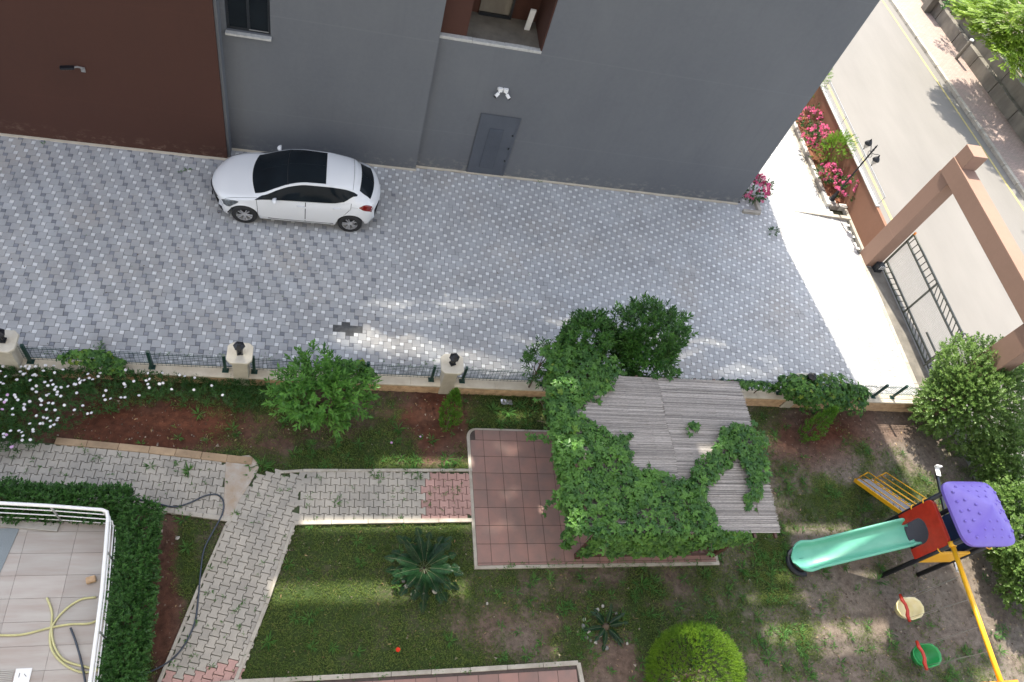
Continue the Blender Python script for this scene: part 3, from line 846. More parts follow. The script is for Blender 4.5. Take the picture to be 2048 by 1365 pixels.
for (xa_, xb_, zz_) in ZCOL: sol[np.ix_(zm < zz_, (xm > xa_) & (xm < xb_))] = False        # solid wall stands there already
prev = None
i_ = 0
while i_ < len(zm):
    k_ = i_ + 1
    while k_ < len(zm) and (sol[k_] == sol[i_]).all(): k_ += 1
    j_ = 0
    while j_ < len(xm):
        if sol[i_, j_]:
            e_ = j_
            while e_ + 1 < len(xm) and sol[i_, e_ + 1]: e_ += 1
            mb.bb(xs_[j_], xs_[e_ + 1], 16.26, 16.27, zs_[i_], zs_[k_]); j_ = e_ + 1
        else: j_ += 1
    i_ = k_
mb.build('sun_slot_screen', m_grey, B)  # unseen screen, made up to throw sun bands and patches below
# window
f = MB()
f.bb(WX0, WX1, 16.17, 16.22, WZ0, WZ0 + .06); f.bb(WX0, WX1, 16.17, 16.22, WZ1 - .06, WZ1)
for x in (WX0 + .03, (WX0 + WX1) / 2, WX1 - .03): f.bb(x - .03, x + .03, 16.165, 16.215, WZ0 + .06, WZ1 - .06)
wf = f.build('window', m_frame, B, bevel=.004)
g = MB(); g.bb(WX0 + .06, WX1 - .06, 16.19, 16.20, WZ0 + .06, WZ1 - .06); g.build('pane', m_glass, wf)
s = MB(); s.bb(WX0 + .5, WX1 - .05, 16.155, 16.163, WZ0 + .045, WZ0 + .065); s.build('track', m_steel, wf)
s = MB(); s.bb(WX0 - .02, WX1 + .02, 15.98, 16.17, WZ0 - .06, WZ0 - .004); s.build('sill', m_offwhite, wf, bevel=.006)
# balcony recess
bal = MB()
bal.bb(NX0 + .004, NX1 - .002, 16.38, 17.549, NZ0 - .076, NZ0 - .03, 0)
bo = bal.build('balcony_floor', m_conc, B)
k = MB(); x = NX0 + .003
while x < NX1 - .01:
    w_ = min(random.uniform(.5, .9), NX1 - .003 - x); dz = random.uniform(-.006, .006)
    k.bb(x, x + w_ - .004, 16.235, 16.375, NZ0 - .078, NZ0 + dz, 0, random.random()); x += w_
k.build('balcony_ledge', m_offwhite, B, bevel=.008)
br_ = MB()
br_.bb(NX0 + .004, 3.02, 16.38, 17.54, NZ0 - .028, NZ1 - .002)
br_.bb(NX1 - .035, NX1 - .004, 16.262, 17.54, NZ0 - .028, NZ1 - .002)
br_.bb(3.022, 3.40, 17.50, 17.546, NZ0 - .028, NZ1 - .002); br_.bb(4.22, NX1 - .037, 17.50, 17.546, NZ0 - .028, NZ1 - .002)
br_.build('balcony_lining', m_brown, B)
dm = MB(); dm.bb(3.402, 4.218, 17.47, 17.53, NZ0 + .05, NZ1 - .01); dd = dm.build('balcony_door', m_conc, B)
dm = MB(); dm.bb(3.402, 4.25, 17.40, 17.47, NZ0 - .027, NZ0 + .05); dm.bb(4.20, 4.245, 17.36, 17.469, NZ0 + .052, NZ1 - .4); dm.build('threshold', m_frame, dd)
# white board leaning in the balcony corner
p = G(1047, 47, NZ0 + .2); wb = MB(); wb.box((4.66, 17.05, NZ0 + .30), (.14, .05, .66), mat=Matrix.Rotation(.18, 3, 'X'))
tag(wb.build('board', m_white), 'narrow white board leaning in the right corner of the recessed balcony', 'board')
# vent door
vd = MB(); vd.bb(3.845, 4.985, 16.215, 16.249, 0.04, 2.22)
vdo = vd.build('utility_door', m_door, B, bevel=.004)
v = MB()
v.bb(3.845, 4.985, 16.195, 16.213, 2.235, 2.262, 0)
for (x0, x1, z0, z1) in ((3.86, 3.91, .06, 2.2), (4.92, 4.97, .06, 2.2)): v.bb(x0, x1, 16.204, 16.213, z0, z1)
v.build('door_frame', m_door, vdo, bevel=.002)
v = MB(); v.bb(4.18, 4.60, 16.206, 16.213, .28, 1.80, 1)
for i in range(46):
    z = .30 + i * .0325
    v.box((4.39, 16.200, z), (.40, .018, .012), mat=Matrix.Rotation(.5, 3, 'X'), mi=0)
v.build('louvre', [m_door, m_doord], vdo)
for z in (.62, 1.1, 1.6):
    v = MB(); v.bb(4.86, 4.90, 16.19, 16.213, z, z + .05); v.build('handle', m_frame, vdo)
tag(B, 'grey and dark brown plastered apartment block with a recessed balcony and a small window', 'building')

# the block the view is taken from: its sunlit front throws light back into the shaded court
m_cream2 = simple('cream_facade', (0.48, 0.46, 0.425), 0.85, 0.06, 1.0)
OB = empty('viewpoint_building', (0, 0, 0))
mb = MB(); mb.bb(-16, 15.5, -14, -1.2, -0.1, 26); mb.build('wall', m_cream2, OB)
for fz in range(2, 25, 3):
    for wx in (-12, -7.5, -3, 1.5, 6, 10.5):
        mb = MB(); mb.bb(wx, wx + 1.8, -1.198, -1.15, fz, fz + 1.5); wf_ = mb.build('window', m_frame, OB)
        mb = MB(); mb.bb(wx + .08, wx + 1.72, -1.148, -1.14, fz + .08, fz + 1.42); mb.build('pane', m_glass, wf_)
tag(OB, 'cream apartment block that the garden belongs to, with rows of dark-framed windows', 'building')

# wall lamp on the brown wall
t = empty('wall_lamp', (-5.9, 15.68, 2.50))
mb = MB(); mb.tube([(.04, 0, -.10), (.05, -.05, -.02), (-.02, -.14, .07), (-.10, -.22, .10)], .022, 8); mb.box((.04, -.012, -.10), (.09, .024, .13)); mb.build('bracket', m_steel, t)
mb = MB(); mb.box((-.20, -.27, .115), (.30, .13, .045), rz=.25); hdm = mb.build('lamp_head', m_black, t, bevel=.015)
mb = MB(); mb.box((-.21, -.275, .090), (.20, .085, .012), rz=.25); mb.build('lens', m_white, t)
tag(t, 'small black lamp on a curved grey arm fixed to the dark brown wall', 'wall lamp')
# camera pair
t = empty('security_camera', (4.25, 16.25, 3.10))
mb = MB(); mb.box((-.07, -.05, .03), (.12, .09, .11)); mb.box((.08, -.05, .03), (.12, .09, .11)); mb.box((0, -.02, .03), (.3, .03, .08)); mb.build('mount', m_white, t, bevel=.012)
for sx in (-1, 1):
    mb = MB(); a0 = Vector((sx * .07, -.09, .0)); a1 = a0 + Vector((sx * .12, -.10, -.10))
    mb.tube([a0, a0.lerp(a1, .5)], .018, 8); mb.tube([a0.lerp(a1, .35), a1], .045, 10); hb = mb.build('camera_body', m_white, t)
    mb = MB(); mb.tube([a1, a1 + (a1 - a0) * .18], .047, 10); mb.build('lens', m_black, hb)
tag(t, 'white twin security camera on the grey wall above the utility door', 'camera')

# ------------------------------------------------------------------ garden wall, fence, lantern pillars
WY0, WY1 = 8.70, 8.93
def wtop(x): return 0.33 + max(0.0, min(1.0, (x - 4) / 12)) * 0.20
t = empty('garden_wall', (0, 0, 0))
xs_ = np.arange(-13, 16.96, 0.05); V = []; F = []
NZ = 9
for x in xs_:
    zt = wtop(x) - 0.05
    for k in range(NZ):
        f = k / (NZ - 1); z = -0.05 + f * (zt + 0.05)
        u_ = (x / 0.34) % 1.0
        tri = abs(((x / 0.30) + (0.5 if (k // 2) % 2 else 0)) % 1.0 - 0.5) * 2
        wv = 0.5 + 0.5 * math.sin(z * 62 + 2.6 * tri)
        V.append((x, WY0 - 0.022 * wv - 0.006 * random.random(), z))
n = len(xs_)
F = [(i * NZ + k, (i + 1) * NZ + k, (i + 1) * NZ + k + 1, i * NZ + k + 1) for i in range(n - 1) for k in range(NZ - 1)]
raw_mesh('carved_face', np.array(V), np.array(F), m_stone, np.random.default_rng(2).random(len(V)), t)
mb = MB(); xs2 = [-13, 4, 8, 12, 16.95]
for a_, b_ in zip(xs2[:-1], xs2[1:]):
    za, zb = wtop(a_), wtop(b_)
    P8 = [(a_, WY0 + .004, -.1), (b_, WY0 + .004, -.1), (b_, WY1, -.1), (a_, WY1, -.1), (a_, WY0 + .004, za - .05), (b_, WY0 + .004, zb - .05), (b_, WY1, zb - .05), (a_, WY1, za - .05)]
    for q in ((4, 5, 6, 7), (0, 1, 5, 4), (2, 3, 7, 6), (1, 2, 6, 5), (3, 0, 4, 7)): mb.quad([P8[i] for i in q])
mb.build('core', m_wallcop, t)
mb = MB(); x = -13.0
while x < 16.9:
    x2 = min(x + random.uniform(1.6, 2.2), 16.95)
    za, zb = wtop(x), wtop(x2)
    mb.bar((x, 8.805, (za) - .025), (x2 - .004, 8.805, (zb) - .025), 0.27, 0.05, 0, random.random()); x = x2
mb.build('coping', m_wallcop, t, bevel=.006)
tag(t, 'low cream garden wall with a carved stone face between the court and the garden', 'wall')

FY = 8.84
def zp(x): return wtop(x)
PIL = [-6.22, -1.71, 2.92, 7.62, 12.28]
post_top = []
for p_ in ((45, 690), (297, 697), (448, 705), (507, 710), (737, 733), (870, 727), (933, 727)):
    post_top.append(G(p_[0], p_[1], 0.95).x)
postx = [-8.6, post_top[0], post_top[1], post_top[2], post_top[3], post_top[4], post_top[5], post_top[6], 5.3, 7.2, 8.05, 9.9, 11.85, 12.75, 14.80, 15.42]
fe = empty('mesh_fence', (0, 0, 0))
for x in postx:
    z0 = zp(x); zt = z0 + .64
    mb = MB(); mb.bb(x - .03, x + .03, FY - .03, FY + .03, z0, zt); mb.bb(x - .034, x + .034, FY - .034, FY + .034, zt, zt + .015)
    mb.bb(x - .07, x + .07, FY - .06, FY + .06, z0 + .001, z0 + .012)
    mb.build('post', m_green, fe, bevel=.004)
spans = [(-12.5, -6.42), (-6.02, -1.9), (-1.52, 2.73), (3.11, 7.42), (7.82, 12.08), (12.48, 16.3)]
for (x0, x1) in spans:
    mb = MB(); za, zb = zp(x0), zp(x1)
    n = int((x1 - x0) / .085)
    for i in range(n + 1):
        x = x0 + (x1 - x0) * i / n; z0 = zp(x) + .03; wob = random.uniform(-.006, .006)
        mb.bar((x, FY + .035, z0), (x + wob, FY + .035 + random.uniform(-.01, .01), z0 + .53), .0055)
    for k in range(8):
        dz = .04 + k * .07
        m = 8
        for i in range(m):
            a_ = x0 + (x1 - x0) * i / m; b_ = x0 + (x1 - x0) * (i + 1) / m
            mb.bar((a_, FY + .041, zp(a_) + dz), (b_, FY + .041, zp(b_) + dz), .0065)
            if k in (1, 6): mb.bar((a_, FY + .050, zp(a_) + dz), (b_, FY + .050, zp(b_) + dz), .009)
    mb.build('wire_panel', m_wire, fe)
tag(fe, 'dark green posts and wire mesh fence on top of the low garden wall', 'fence')

def octo(cx, cy, r, ch):
    return [(cx - r + ch, cy - r), (cx + r - ch, cy - r), (cx + r, cy - r + ch), (cx + r, cy + r - ch), (cx + r - ch, cy + r), (cx - r + ch, cy + r), (cx - r, cy + r - ch), (cx - r, cy - r + ch)]
def make_pillar():
    t = empty('stone_pillar', (0, 0, 0))
    mb = MB(); mb.bb(-.16, .16, -.17, .17, -.05, 1.06); mb.build('shaft', m_pillar, t, bevel=.012)
    mb = MB(); mb.prism(octo(0, 0, .265, .09), 1.062, 1.14); mb.build('cap', m_pillar, t, bevel=.018)
    return t
def make_lantern():
    t = empty('pillar_lantern', (0, 0, 0))
    mb = MB(); mb.bb(-.065, .065, -.065, .065, 0, .03); mb.tube([(0, 0, .03), (0, 0, .09)], [.045, .022], 8); mb.build('base', m_black, t, bevel=.004)
    mb = MB(); mb.tube([(0, 0, .09), (0, 0, .12), (0, 0, .27)], [.03, .06, .095], 6, 0); lb = mb.build('lamp_glass', m_glass, t)
    mb = MB()
    for k in range(6):
        a_ = 2 * math.pi * k / 6
        mb.bar((.06 * math.cos(a_), .06 * math.sin(a_), .12), (.097 * math.cos(a_), .097 * math.sin(a_), .27), .012)
    mb.tube([(0, 0, .268), (0, 0, .285), (0, 0, .345), (0, 0, .36)], [.125, .125, .05, .05], 6); mb.tube([(0, 0, .36), (0, 0, .375), (0, 0, .39), (0, 0, .43)], [.055, .055, .02, .004], 8)
    mb.build('roof', m_black, t)
    return t
pl = ['stone pillar with a chamfered cap at the left end of the fence, beside the daisies',
      'stone pillar with a chamfered cap behind the daisies, left of the bright green bush',
      'stone pillar with a chamfered cap behind the small conifer, right of the bright green bush',
      'stone pillar hidden behind the pergola shrubs', 'stone pillar almost swallowed by the creeper right of the pergola']
ll = ['black lantern on the leftmost stone pillar above the daisies', 'black lantern on the pillar left of the bright green bush',
      'black lantern on the pillar behind the small conifer', None, 'black lantern poking out of the creeper right of the pergola']
pp_, lp_ = make_pillar(), make_lantern()
for i, x in enumerate(PIL):
    if i == 3: continue
    o = pp_ if i == 0 else copy_tree(pp_); o.location = (x, 8.83, 0)
    tag(o, pl[i], 'pillar', 'stone pillars along the garden fence')
    o = lp_ if i == 0 else copy_tree(lp_); o.location = (x + (0.0 if i else .02), 8.83, 1.14); o.rotation_euler.z = .2 * i
    tag(o, ll[i], 'lantern', 'black lanterns on the fence pillars')

# ------------------------------------------------------------------ the car
def hermite(xk, Yk, x):
    xk = np.asarray(xk, float); Yk = np.asarray(Yk, float)
    h = np.diff(xk); d = np.diff(Yk, axis=0) / h.reshape(-1, *([1] * (Yk.ndim - 1)))
    m = np.zeros_like(Yk)
    hh = h.reshape(-1, *([1] * (Yk.ndim - 1)))
    s = d[:-1] * d[1:] > 0
    w1 = 2 * hh[1:] + hh[:-1]; w2 = hh[1:] + 2 * hh[:-1]
    with np.errstate(divide='ignore', invalid='ignore'):
        hm = (w1 + w2) / (w1 / d[:-1] + w2 / d[1:])
    m[1:-1] = np.where(s, hm, 0); m[0] = d[0]; m[-1] = d[-1]
    i = int(np.clip(np.searchsorted(xk, x) - 1, 0, len(xk) - 2))
    t = (x - xk[i]) / h[i]
    return ((2 * t**3 - 3 * t**2 + 1) * Yk[i] + (t**3 - 2 * t**2 + t) * h[i] * m[i] + (-2 * t**3 + 3 * t**2) * Yk[i + 1] + (t**3 - t**2) * h[i] * m[i + 1])
# x, w, zbottom, zbelt, wbelt, zrail, wrail, ztop, k
CT = np.array([
 (-2.20, .66, .26, .44, .62, .50, .50, .52, .34),
 (-2.17, .76, .22, .53, .72, .60, .60, .62, .34),
 (-2.06, .82, .19, .64, .79, .70, .68, .74, .32),
 (-1.85, .865, .18, .74, .82, .79, .70, .84, .27),
 (-1.50, .895, .18, .82, .845, .865, .72, .91, .22),
 (-1.18, .900, .19, .87, .845, .915, .73, .98, .20),
 (-0.95, .902, .19, .90, .84, .985, .73, 1.07, .16),
 (-0.60, .905, .19, .915, .835, 1.15, .69, 1.255, .10),
 (-0.25, .905, .19, .925, .835, 1.295, .64, 1.395, .06),
 (0.20, .905, .19, .935, .83, 1.37, .605, 1.455, 0.0),
 (0.70, .902, .19, .955, .825, 1.365, .595, 1.455, 0.0),
 (1.10, .900, .20, .985, .815, 1.325, .575, 1.43, -.02),
 (1.40, .893, .22, 1.01, .79, 1.265, .555, 1.395, -.06),
 (1.53, .885, .24, 1.00, .78, 1.18, .545, 1.33, -.12),
 (1.76, .868, .26, .97, .765, 1.06, .555, 1.15, -.18),
 (1.92, .845, .29, .93, .745, .97, .60, 1.00, -.22),
 (2.03, .80, .33, .84, .72, .89, .60, .92, -.22),
 (2.08, .72, .36, .66, .66, .74, .55, .78, -.20)])
AX = (-1.318, 1.318)
def section(x):
    w, zb, zbe, wb, zr, wr, zt, k = hermite(CT[:, 0], CT[:, 1:], min(max(x, -2.20), 2.08))
    rows = [(0, zb), (w * .80, zb), (w * .96, zb + .035), (w, zb + .17), (w * .998, zb + (zbe - zb) * .55), (w * .975, zb + (zbe - zb) * .82), (wb, zbe),
            (wb + (wr - wb) * .33, zbe + (zr - zbe) * .36), (wb + (wr - wb) * .68, zbe + (zr - zbe) * .70), (wr, zr)]
    for f in (.90, .72, .45, .22, 0.0):
        rows.append((wr * f, zr + (zt - zr) * (1 - f ** 2.2)))
    rows = np.array(rows)
    for a_ in AX:
        dx = abs(x + k - a_)
        if dx < .355:
            za = .315 + math.sqrt(.355 ** 2 - dx ** 2)
            for r in (2, 3, 4): rows[r][1] = max(rows[r][1], za + .004 * (r - 2))
            rows[1][0] = .60
    return rows, k, w
def S(x, v, off=0.0, side=-1):
    rows, k, w = section(x)
    def at(v):
        v = min(max(v, 0), len(rows) - 1); i = min(int(v), len(rows) - 2)
        r = rows[i] + (rows[i + 1] - rows[i]) * (v - i)
        return r
    y, z = at(v)
    n = Vector((0, 0, 0))
    if off:
        y2, z2 = at(v + .15); y1, z1 = at(v - .15)
        n = Vector((0, z2 - z1, -(y2 - y1)));
        n = n.normalized() if n.length > 1e-6 else Vector((0, 0, 1))
    fade = 1.0
    X = x + k * (y / max(w, .1)) ** 2 * fade
    return Vector((X, side * (y + n.y * off), z + n.z * off))
def unk(X):
    x = X
    for _ in range(12):
        x = X - hermite(CT[:, 0], CT[:, 1:], min(max(x, -2.20), 2.08))[7]
    return x
CAR = empty('parked_car', (-0.815, 14.34, 0.014), 0.0076)
stn = sorted(set([round(v_, 3) for v_ in np.linspace(-2.20, 2.08, 88)] + [round(unk(a_ + .3549 * math.cos(q)), 4) for a_ in AX for q in np.linspace(0, math.pi, 19)]))
NV = 15
V = []; F = []; MIa = []
for x in stn:
    rows, k, w = section(x)
    for side in (-1, 1):
        for v_ in range(NV):
            V.append(tuple(S(x, v_, 0, side)))
for i in range(len(stn) - 1):
    for sd in (0, 1):
        A0 = i * 2 * NV + sd * NV; B0 = (i + 1) * 2 * NV + sd * NV
        for v_ in range(NV - 1):
            q = (A0 + v_, B0 + v_, B0 + v_ + 1, A0 + v_ + 1)
            if sd == 1: q = q[::-1]
            F.append(q); MIa.append(1 if v_ < 2 else 0)
me = bpy.data.meshes.new('body'); 
caps = []
for i, rev in ((0, False), (len(stn) - 1, True)):
    A0 = i * 2 * NV
    for v_ in range(1, NV - 1):
        q = (A0 + v_, A0 + v_ + 1, A0 + NV + v_ + 1, A0 + NV + v_)
        F.append(q[::-1] if rev else q); MIa.append(0)
me.from_pydata(V, [], F); me.materials.append(m_car); me.materials.append(m_seal)
me.polygons.foreach_set('material_index', MIa); me.polygons.foreach_set('use_smooth', [True] * len(F)); me.update()
import bmesh
bm_ = bmesh.new(); bm_.from_mesh(me); bmesh.ops.remove_doubles(bm_, verts=bm_.verts, dist=.0004); bmesh.ops.recalc_face_normals(bm_, faces=bm_.faces); bm_.to_mesh(me); bm_.free()
body = bpy.data.objects.new('body', me); col.objects.link(body); body.parent = CAR
me.set_sharp_from_angle(angle=R_(38))

def patch(name, mat, outline, off, side, parent=CAR, nu=14, nvv=5, both=False, real=False):
    """outline(s): s in 0..1 -> (x, v_low, v_high)"""
    mb = MB()
    def addside(sd):
        base = len(mb.v)
        for i in range(nu + 1):
            x, v0, v1 = outline(i / nu)
            if real: x = unk(x)
            for j in range(nvv + 1):
                mb.v.append(tuple(S(x, v0 + (v1 - v0) * j / nvv, off, sd))); mb.t.append(.5)
        for i in range(nu):
            for j in range(nvv):
                a_ = base + i * (nvv + 1) + j; q = (a_, a_ + nvv + 1, a_ + nvv + 2, a_ + 1)
                mb.f.append(q if sd < 0 else q[::-1]); mb.m.append(0)
    if both:
        addside(-1); addside(1)
    else: addside(side)
    o = mb.build(name, mat, parent, smooth=True)
    return o
lerp = lambda a_, b_, t_: a_ + (b_ - a_) * t_
def tab(pts):
    xs0 = [p[0] for p in pts]
    return lambda s: (lerp(xs0[0], xs0[-1], s), float(np.interp(lerp(xs0[0], xs0[-1], s), xs0, [p[1] for p in pts])), float(np.interp(lerp(xs0[0], xs0[-1], s), xs0, [p[2] for p in pts])))
patch('windscreen', m_glass, tab([(-1.16, 9.75, 14), (-1.0, 9.6, 14), (-.30, 9.45, 14)]), .006, -1, nu=16, nvv=10, both=True)
patch('sunroof', m_glass, tab([(-.285, 9.5, 14), (.66, 9.75, 14)]), .007, -1, nu=12, nvv=8, both=True)
patch('roof_trim', m_seal, tab([(-.34, 9.4, 14), (-.26, 9.4, 14)]), .005, -1, nu=3, nvv=10, both=True)
patch('rear_window', m_glass, tab([(1.55, 9.9, 14), (1.70, 9.4, 14), (1.89, 9.6, 14)]), .006, -1, nu=8, nvv=8, both=True)
for sd in (-1, 1):
    for nm, doorout in (('front_door', [(-.98, 3.0, 8.2), (-.6, 2.7, 8.6), (-.3, 2.6, 8.7), (.17, 2.6, 8.75)]), ('rear_door', [(.19, 2.6, 8.75), (.7, 2.6, 8.75), (.93, 2.7, 8.7), (1.12, 3.9, 8.5), (1.30, 5.1, 8.0)])):
        lo = [(x, v0, 6.02) for x, v0, v1 in doorout]
        patch('door_gap', m_seal, tab([(x + (-.012 if i == 0 else .012 if i == len(lo) - 1 else 0), v0 - .08, v1) for i, (x, v0, v1) in enumerate(lo)]), .004, sd, nu=20, real=True)
        dr = patch(nm, m_car, tab(lo), .008, sd, nu=20, real=True)
        hx = .06 if nm == 'front_door' else .98
        c = S(hx, 5.15, .02, sd)
        mb = MB(); mb.tube([S(hx - .10, 5.17, .012, sd), S(hx - .06, 5.17, .035, sd), S(hx + .06, 5.17, .035, sd), S(hx + .10, 5.17, .012, sd)], .015, 8); mb.build('handle', m_car, dr, smooth=True)
    patch('side_window', m_glass, tab([(-1.02, 6.12, 6.2), (-.85, 6.12, 8.35), (-.5, 6.12, 8.72), (.155, 6.12, 8.8)]), .010, sd, nu=18, real=True)
    patch('side_window', m_glass, tab([(.155, 6.12, 8.8), (.9, 6.12, 8.8), (1.15, 6.4, 8.75), (1.40, 7.9, 8.35)]), .010, sd, nu=18, real=True)
    patch('headlight', m_hlamp, tab([(-2.13, 5.3, 7.6), (-2.04, 4.6, 7.4), (-1.93, 4.5, 6.8), (-1.85, 4.6, 6.3), (-1.66, 5.55, 5.75)]), .006, sd, nu=12)
    patch('tail_light', m_redlamp, tab([(1.66, 5.35, 5.5), (1.80, 5.05, 6.0), (1.95, 5.0, 6.5), (2.05, 5.1, 6.9)]), .006, sd, nu=10)
    # mirror
    c = S(-.66, 6.3, .06, sd)
    mb = MB(); mb.tube([S(-.72, 6.2, .0, sd), c], [.02, .02], 8)
    mo = mb.build('wing_mirror', m_seal, CAR)
    mb = MB(); q = c + Vector((0.0, sd * .07, .03))
    for i_ in range(1):
        mb.tube([q + Vector((-.06, 0, 0)), q + Vector((-.045, 0, 0)), q + Vector((0, 0, 0)), q + Vector((.045, 0, 0))], [.02, .055, .085, .09], 12)
    for i_, v_ in enumerate(mb.v): mb.v[i_] = (v_[0], q.y + (v_[1] - q.y) * 1.15, q.z + (v_[2] - q.z) * .75)
    mb.build('mirror_shell', m_car, mo, smooth=True)
patch('grille', m_seal, tab([(-2.199, 9.0, 14), (-2.165, 9.0, 14)]), .004, -1, nu=3, nvv=6, both=True)
mb = MB(); mb.box((-2.155, 0, .32), (.03, .50, .10)); mb.build('lower_grille', m_seal, CAR, bevel=.01)
for sd in (-1, 1):
    mb = MB(); mb.tube([S(-2.02, 2.6, .008, sd), S(-1.88, 2.7, .008, sd), S(-1.76, 2.5, .008, sd)], [.02, .014, .005], 6); mb.build('bumper_vent', m_seal, CAR)
def line(name, pts, rad=.0045):
    mb = MB(); mb.tube(pts, rad, 5); mb.build(name, m_seal, CAR)
for sd in (-1, 1):
    line('bonnet_gap', [S(x, 7.6 - .2 * (x + 2.05), .001, sd) for x in np.linspace(-2.02, -1.15, 12)])
    line('sill_trim', [S(x, 2.55, .004, sd) for x in np.linspace(-.88, .90, 14)], .012)
    line('shoulder_line', [S(x, 5.25 + .08 * math.sin(x), .001, sd) for x in np.linspace(-.95, 1.62, 24)], .0022)
line('tailgate_gap', [S(1.36, v, .001, -1) for v in np.linspace(8.9, 14, 14)] + [S(1.36, v, .001, 1) for v in np.linspace(14, 8.9, 14)])
def make_wheel():
    w = empty('wheel')
    mb = MB(); prof = [(.20, -.10), (.285, -.105), (.312, -.085), (.317, 0), (.312, .085), (.285, .105), (.215, .10)]
    n = 36; base = len(mb.v)
    for (r, y) in prof:
        for k in range(n):
            a_ = 2 * math.pi * k / n; mb.v.append((r * math.cos(a_), y, r * math.sin(a_))); mb.t.append(.5)
    for i in range(len(prof) - 1):
        for k in range(n):
            k2 = (k + 1) % n; mb.f.append((i * n + k, i * n + k2, (i + 1) * n + k2, (i + 1) * n + k)); mb.m.append(0)
    mb.build('tyre', m_rubber, w, smooth=True)
    mb = MB()
    mb.tube([(0, .02, 0), (0, .03, 0)], [.215, .215], 30, 1)
    for k in range(30):
        a0, a1 = 2 * math.pi * k / 30, 2 * math.pi * (k + 1) / 30
        for (r0, y0, r1, y1) in ((.218, -.098, .198, -.092), (.198, -.092, .192, .03)):
            P = lambda r, y, a_: (r * math.cos(a_), y, r * math.sin(a_))
            mb.quad([P(r0, y0, a0), P(r0, y0, a1), P(r1, y1, a1), P(r1, y1, a0)], 0)
    for k in range(5):
        a_ = 2 * math.pi * (k + .25) / 5
        for da in (-.16, .16):
            r0, r1 = .045, .205
            mb.bar((r0 * math.cos(a_ + da * 1.5), -.070, r0 * math.sin(a_ + da * 1.5)), (r1 * math.cos(a_ + da * 1.25), -.085, r1 * math.sin(a_ + da * 1.25)), .026, .022, 0)
    mb.tube([(0, -.05, 0), (0, -.082, 0)], [.06, .045], 14, 0)
    mb.build('rim', [m_rim, m_seal], w)
    return w
w0 = make_wheel(); first = True
for x in AX:
    for sd in (-1, 1):
        o = w0 if first else copy_tree(w0); first = False
        o.parent = CAR; o.location = (x, sd * .79, .317); o.rotation_euler = (0, random.uniform(0, 6), 0 if sd < 0 else math.pi)
tag(CAR, 'white five-door hatchback with a black panoramic roof parked by the grey wall', 'car')

# ------------------------------------------------------------------ entrance: portal, gate, planter, lamp post
t = empty('entrance_portal', (17.22, 11.6, 0))
def rel(t, mbx):
    o = Vector(t.location); mbx.v = [(v[0] - o.x, v[1] - o.y, v[2] - o.z) for v in mbx.v]; return mbx
mb = MB(); mb.bb(17.0, 17.46, 14.05, 14.62, -.1, 3.80); rel(t, mb).build('pillar', m_tan, t, bevel=.01)
mb = MB(); mb.bb(17.0, 17.46, 8.62, 9.26, -.1, 3.80); rel(t, mb).build('pillar', m_tan, t, bevel=.01)
mb = MB(); mb.bb(16.96, 17.44, 8.30, 14.56, 3.802, 4.36); rel(t, mb).build('beam', m_tan, t, bevel=.012)
mb = MB(); mb.bb(16.985, 17.46, 14.07, 14.56, 4.362, 4.84); rel(t, mb).build('block', m_tan, t, bevel=.012)
mb = MB(); mb.bb(16.985, 17.46, 8.55, 9.05, 4.362, 4.84); rel(t, mb).build('block', m_tan, t, bevel=.012)
tag(t, 'tan rendered entrance portal with two square pillars, a long beam and a block on top', 'portal')

t = empty('sliding_gate', (17.62, 12.3, 0))
gy0, gy1, X_ = 10.35, 14.10, 17.62
mb = MB()
for z in (.08, .30, 1.30, 1.62):
    mb.bar((X_, gy0, z), (X_, gy1, z), .05, .05)
for y in (gy0, (gy0 + gy1) / 2 - .02, gy1): mb.bar((X_, y, .08), (X_, y, 1.62), .05, .05)
m_gate = simple('grey_green_steel', (0.10, 0.105, 0.085), 0.5, 0.15, 9)
ym = (gy0 + gy1) / 2 - .02
for (z0, z1) in ((.10, .28), (1.32, 1.60)):
    for i in range(8):
        ya = gy1 - (gy1 - ym) * (i + .55) / 8.4; yb = ya - .02 - (.0 if z0 > 1 else .10)
        mb.bar((X_, ya, z0), (X_, yb, z1), .022)
        ya = ym - (ym - gy0) * (i + .25) / 8.4; yb = ya - .20
        mb.bar((X_, ya, z1), (X_, max(yb, gy0), z0), .022)
rel(t, mb).build('barred_frame', m_gate, t)
mb = MB()
for i in range(76): mb.bar((X_, gy0 + (gy1 - gy0) * i / 76, .30), (X_, gy0 + (gy1 - gy0) * i / 76, 1.30), .004)
for i in range(20): mb.bar((X_, gy0, .32 + i * .05), (X_, gy1, .32 + i * .05), .004)
rel(t, mb).build('mesh_panel', m_steel, t)
mb = MB()
for z in (.10, .55): mb.bar((X_, 9.0, z), (X_, gy0 + .8, z), .045)
for y in (9.0, 9.45, 9.9, 10.3): mb.bar((X_, y, .10), (X_, y, .55), .03)
mb.bar((X_, 9.0, .12), (X_, 9.45, .53), .03); mb.bar((X_, 9.9, .12), (X_, 9.45, .53), .03)
for dy in (0, .16):
    mb.bar((X_ - .12, gy0 - .10 + dy, 1.45), (X_ + .12, gy0 - .10 + dy, 1.45), .03); mb.bar((X_ - .12, gy0 - .10 + dy, 1.62), (X_ + .12, gy0 - .10 + dy, 1.62), .03)
for dx in (-.12, .12):
    for z in (1.45, 1.62): mb.bar((X_ + dx, gy0 - .10, z), (X_ + dx, gy0 + .06, z), .03)
    mb.bar((X_ + dx, gy0 - .10, .06), (X_ + dx, gy0 - .10, 1.62), .035)
rel(t, mb).build('tail_frame', m_gate, t)
tag(t, 'grey steel sliding gate with wire mesh and slanted bars in the entrance portal', 'gate')
mb = MB(); mb.bb(17.05, 17.56, 9.3, 14.0, -.02, .022); o = mb.build('gate_track_strip', m_conc); tag(o, kind='structure')
